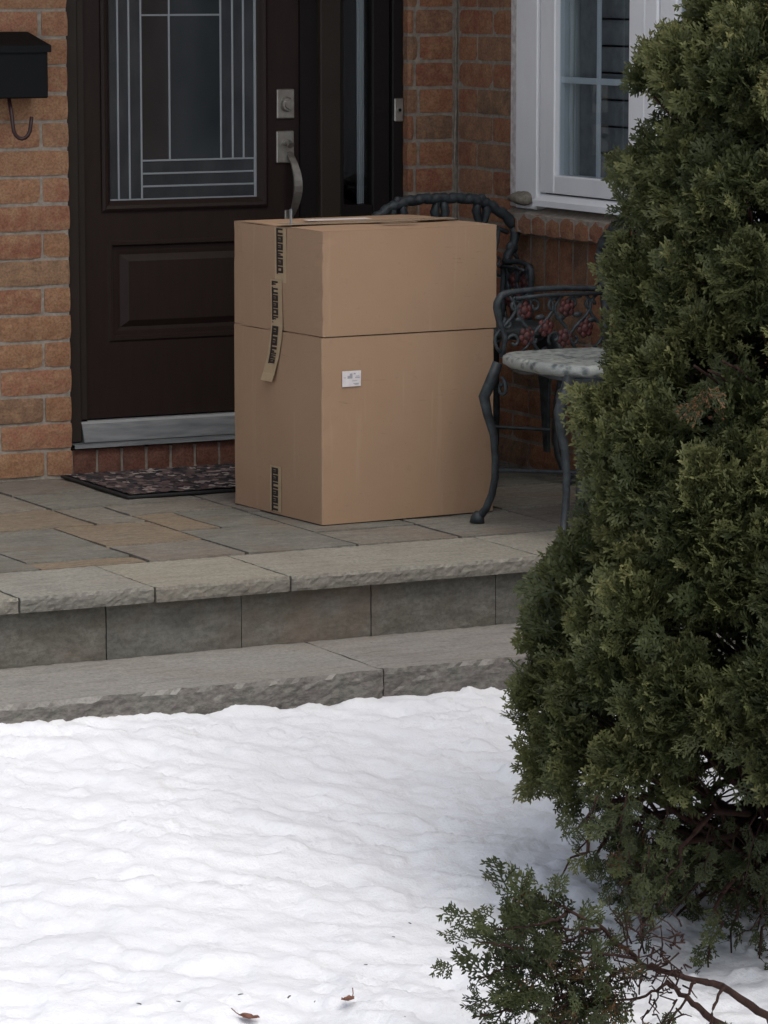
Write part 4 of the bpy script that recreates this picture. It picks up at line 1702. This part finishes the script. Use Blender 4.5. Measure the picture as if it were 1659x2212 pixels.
# bare, hanging skirt twigs with sparse sprays
def leafy_twig(pts, r0, tint, dens=1.0, size=.8, hang=.3):
    for k in range(len(pts) - 1):
        a, b = pts[k], pts[k + 1]
        L = np.linalg.norm(b - a)
        for j in range(max(1, int(L / .022 * dens))):
            u = NP.rand()
            p = a + (b - a) * u
            g = (b - a) / max(L, 1e-4) + NP.randn(3) * .7 + np.array([0, 0, -hang])
            add_spray(p, g, size * NP.uniform(.5, 1.0), np.clip(tint + NP.normal(0, .08), .11, 1) if tint > .1 else NP.uniform(0, .07))


skirt = [(1290, 1880, 1310, 1800), (1245, 1840, 1300, 1730), (1400, 2010, 1450, 1800), (1350, 1930, 1420, 1780), (1440, 2100, 1480, 1880), (1500, 2030, 1540, 1850), (1330, 1990, 1400, 1850),
         (1580, 2060, 1640, 1850), (1640, 2100, 1680, 1900), (1380, 2060, 1440, 1900), (1470, 2150, 1500, 1950), (1560, 1980, 1640, 1790), (1215, 1890, 1290, 1790), (1620, 2010, 1700, 1850),
         (1420, 1960, 1500, 1800), (1655, 2150, 1690, 1950), (1530, 2090, 1560, 1930), (1600, 1930, 1680, 1800)]
for (x0, y0, x1, y1) in skirt:
    d = TD + NP.uniform(-.45, .15)
    a = to_world(x1, y1, d)
    b = to_world(x0, y0, d - .03)
    gz = float(snow_z(np.array([b[0]]), np.array([b[1]]))[0]) + .02
    b[2] = max(b[2], gz)
    core = np.array([TX + .05 * rt[0] * -1, TY, a[2] + .05])
    twig(core, a, .011, .006, 6, .02)
    pts = twig(a, b, .0055, .002, 6, .012)
    leafy_twig(pts, .004, .30 if NP.rand() < .8 else .04, .75, .8)
for k in range(95):                                    # drooping thin wisps under the crown
    xa = NP.uniform(1290, 1720)
    ya = float(np.interp(xa, [1290, 1400, 1500, 1720], [1760, 1790, 1790, 1830])) + NP.uniform(-60, 40)
    L_ = NP.uniform(50, 150) * (1 if xa > 1360 else .6)
    d = TD + NP.uniform(-.5, .35)
    a = to_world(xa, ya, d)
    b = to_world(xa - NP.uniform(-10, 45), ya + L_, d - .03)
    gz = float(snow_z(np.array([b[0]]), np.array([b[1]]))[0]) + .03
    b[2] = max(b[2], gz)
    pts = twig(a, b, .0026, .001, 6, .007)
    leafy_twig(pts, .003, .20 if NP.rand() < .88 else .03, .8, .72, .6)
# many bare brown limbs in the skirt
for k in range(75):
    y0 = NP.uniform(1740, 2040)
    x0 = NP.uniform(1330, 1720)
    d = TD + NP.uniform(-.4, .3)
    a = np.array([TX, TY, TBASE + NP.uniform(.12, .5)])
    b = to_world(x0, y0, d)
    gz = float(snow_z(np.array([b[0]]), np.array([b[1]]))[0]) + .02
    b[2] = max(b[2], gz)
    pts = twig(a, b, NP.uniform(.0022, .0055), .0011, 9, .006)
    if NP.rand() < .16:
        leafy_twig(pts[6:], .003, .28 if NP.rand() < .75 else .03, .8, .75)
def smooth_path(pts, sub=5, jit=.003):
    out = []
    P = [np.array(p) for p in pts]
    P = [2 * P[0] - P[1]] + P + [2 * P[-1] - P[-2]]
    for i in range(1, len(P) - 2):
        for k in range(sub):
            u = k / sub
            a_, b_, c_, d_ = P[i - 1], P[i], P[i + 1], P[i + 2]
            out.append(.5 * ((2 * b_) + (c_ - a_) * u + (2 * a_ - 5 * b_ + 4 * c_ - d_) * u ** 2 + (3 * b_ - a_ - 3 * c_ + d_) * u ** 3) + NP.randn(3) * jit)
    out.append(P[-2])
    return out


def limb(pts, rads, jit=.003):
    q = smooth_path(pts, 5, jit)
    rr2 = np.interp(np.linspace(0, 1, len(q)), np.linspace(0, 1, len(rads)), rads) * NP.uniform(.88, 1.14, len(q))
    brn.tube([tuple(p - off) for p in q], list(rr2), 7)


# the low limb reaching out over the snow, with its own clump
LD = 7.35
stem = [(1820, 2300, 8.1), (1700, 2235, 7.75), (1659, 2195, 7.6), (1560, 2130, 7.5), (1500, 2120, 7.45), (1420, 2092, 7.4), (1380, 2075, 7.4), (1300, 2010, 7.35), (1230, 1965, 7.35), (1180, 1945, 7.33)]
sp_ = [to_world(x, y, d) for x, y, d in stem]
limb(sp_, [.013, .011, .009, .0075, .0065, .006, .005, .004, .003, .0015])
stem2 = [(1700, 2300, 7.9), (1560, 2215, 7.55), (1490, 2165, 7.45), (1440, 2120, 7.4)]
limb([to_world(*p) for p in stem2], [.009, .008, .0065, .005])
subs = [((1420, 2092), (1330, 2095), (1250, 2090), (1180, 2050)), ((1440, 2120), (1380, 2155), (1280, 2165), (1180, 2190)), ((1380, 2075), (1310, 2060), (1230, 2055), (1150, 2010)),
        ((1300, 2010), (1260, 2008), (1210, 2005), (1150, 1975)), ((1230, 1965), (1190, 1990), (1120, 2005), (1060, 2010)), ((1180, 1945), (1150, 1930), (1125, 1935), (1110, 1960)),
        ((1250, 2090), (1180, 2090), (1100, 2090), (1030, 2120)), ((1180, 2190), (1120, 2180), (1060, 2190), (1020, 2200)), ((1180, 2050), (1120, 2050), (1070, 2040), (1030, 2030)),
        ((1330, 2095), (1300, 2130), (1260, 2180), (1230, 2240)), ((1500, 2120), (1480, 2160), (1450, 2200), (1440, 2260)), ((1560, 2130), (1540, 2180), (1530, 2230), (1500, 2270)),
        ((1280, 2165), (1220, 2210), (1150, 2240), (1080, 2250))]
for sb in subs:
    d = LD + NP.uniform(-.10, .10)
    pts = [to_world(x, y, d if i else LD + .05) for i, (x, y) in enumerate(sb)]
    limb(pts, [.0038, .003, .0022, .0012], .002)
    leafy_twig(pts[1:], .003, .22 if NP.rand() < .7 else .16, 1.0, .75, .1)
for k in range(125):                                   # clump
    x, y = NP.normal(1148, 48), NP.normal(2090, 76)
    d = LD + NP.normal(0, .05)
    p = to_world(x, y, d)
    cpt = to_world(1190, 2100, LD)
    g = (p - cpt) * 6 + NP.randn(3) * .5 + np.array([0, 0, .15])
    add_spray(p, g, NP.uniform(.5, .9), np.clip(NP.normal(.24, .11), .12, .9) if NP.rand() < .86 else NP.uniform(0, .07))
for k in range(90):                                    # brown dead inner shoots
    x, y = NP.normal(1260, 60), NP.normal(2140, 50)
    p = to_world(x, y, LD + NP.normal(0, .06))
    add_spray(p, NP.randn(3) + np.array([0, 0, -.3]), NP.uniform(.4, .8), NP.uniform(0, .08) if NP.rand() < .6 else .25)
for k in range(150):                                    # fine bare twiglets
    x, y = NP.uniform(1200, 1480), NP.uniform(1990, 2200)
    a = to_world(x, y, LD + NP.uniform(-.05, .1))
    b = to_world(x + NP.normal(-25, 30), y + NP.normal(0, 35), LD + NP.uniform(-.1, .1))
    twig(a, b, .0022, .001, 4, .006)
# the brown dead shoot in the dark hollow
for k in range(6):
    p = to_world(1512 + NP.normal(0, 14), 850 + NP.normal(0, 30), TD - .48)
    add_spray(p, np.array([0, 0, -1.0]) + NP.randn(3) * .4, .6, .02)
for (xa, ya, xb, yb) in ((1500, 790, 1600, 880), (1530, 800, 1640, 900), (1560, 780, 1680, 850), (1545, 850, 1650, 930), (1590, 790, 1700, 900)):
    twig(to_world(xa, ya, TD - .40), to_world(xb, yb, TD - .22), .003, .003, 6, .008)
brn.build('branches', M['bark'], cedar, smooth=True)
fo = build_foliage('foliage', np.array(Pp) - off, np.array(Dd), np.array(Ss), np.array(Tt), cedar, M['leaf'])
tag(fo, kind='stuff')

# ------------------------------------------------------------------ litter on the snow


def on_snow(x, y):
    z = -.5
    for _ in range(6):
        p = at(x, y, 2, z)
        z = float(snow_z(np.array([p[0]]), np.array([p[1]]))[0])
    return at(x, y, 2, z)


def dead_leaf(x, y, size, rz, lab):
    p = on_snow(x, y)
    V, F = [], []
    out = []
    n_ = 18
    for k in range(n_):
        a = 2 * pi * k / n_
        r_ = size * (1 + .35 * abs(cos(2.5 * a)) - .25 * (k % 2))
        out.append((r_ * cos(a) * 1.3, r_ * sin(a) * .8))
    V.append((0, 0, .002))
    for (a, b) in out:
        V.append((a, b, .004 + .35 * size * abs(math.sin(a / size * 1.6)) + R.uniform(0, .003)))
    F = [(0, 1 + k, 1 + (k + 1) % n_) for k in range(n_)]
    m = MB().add(V, F)
    m.tube([(size * 1.2, 0, .006), (size * 1.9, .004, .012), (size * 2.4, .010, .022)], .0012, 5)
    o = m.build('dead_leaf', M['dryleaf'], None, tuple(p), (0, 0, rz))
    tag(o, lab, 'leaf', 'dead leaves on the snow')


dead_leaf(752, 2164, .013, .5, 'dark red curled dead leaf on the snow near the bottom middle')
dead_leaf(538, 2203, .016, 2.1, 'orange brown torn dead leaf on the snow at the bottom edge')
db = MB()
LS = .6
for (x, y, s_) in ((168, 1882, .007), (252, 1936, .005), (885, 1996, .006), (742, 1990, .004), (500, 2142, .008), (520, 2150, .006), (625, 2155, .008), (680, 2165, .005), (300, 2170, .006),
                   (385, 2165, .005), (260, 1512, .004), (716, 1666, .003), (875, 2198, .004), (230, 1642, .005), (490, 1652, .004), (850, 2025, .004), (790, 2085, .004), (115, 1986, .004), (630, 1672, .004)):
    p = on_snow(x, y)
    s_ *= LS
    a = R.uniform(0, 3)
    dx, dy = cos(a) * s_ * 1.8, sin(a) * s_ * 1.8
    db.tube([(p[0] - dx, p[1] - dy, p[2] + .002), (p[0], p[1], p[2] + s_ * .7), (p[0] + dx, p[1] + dy, p[2] + .002)], [s_ * .35, s_ * .4, s_ * .2], 5)
tag(db.build('litter_bits', M['debris']), 'tiny dark twig and bud bits scattered over the snow', 'litter', None, 'stuff')
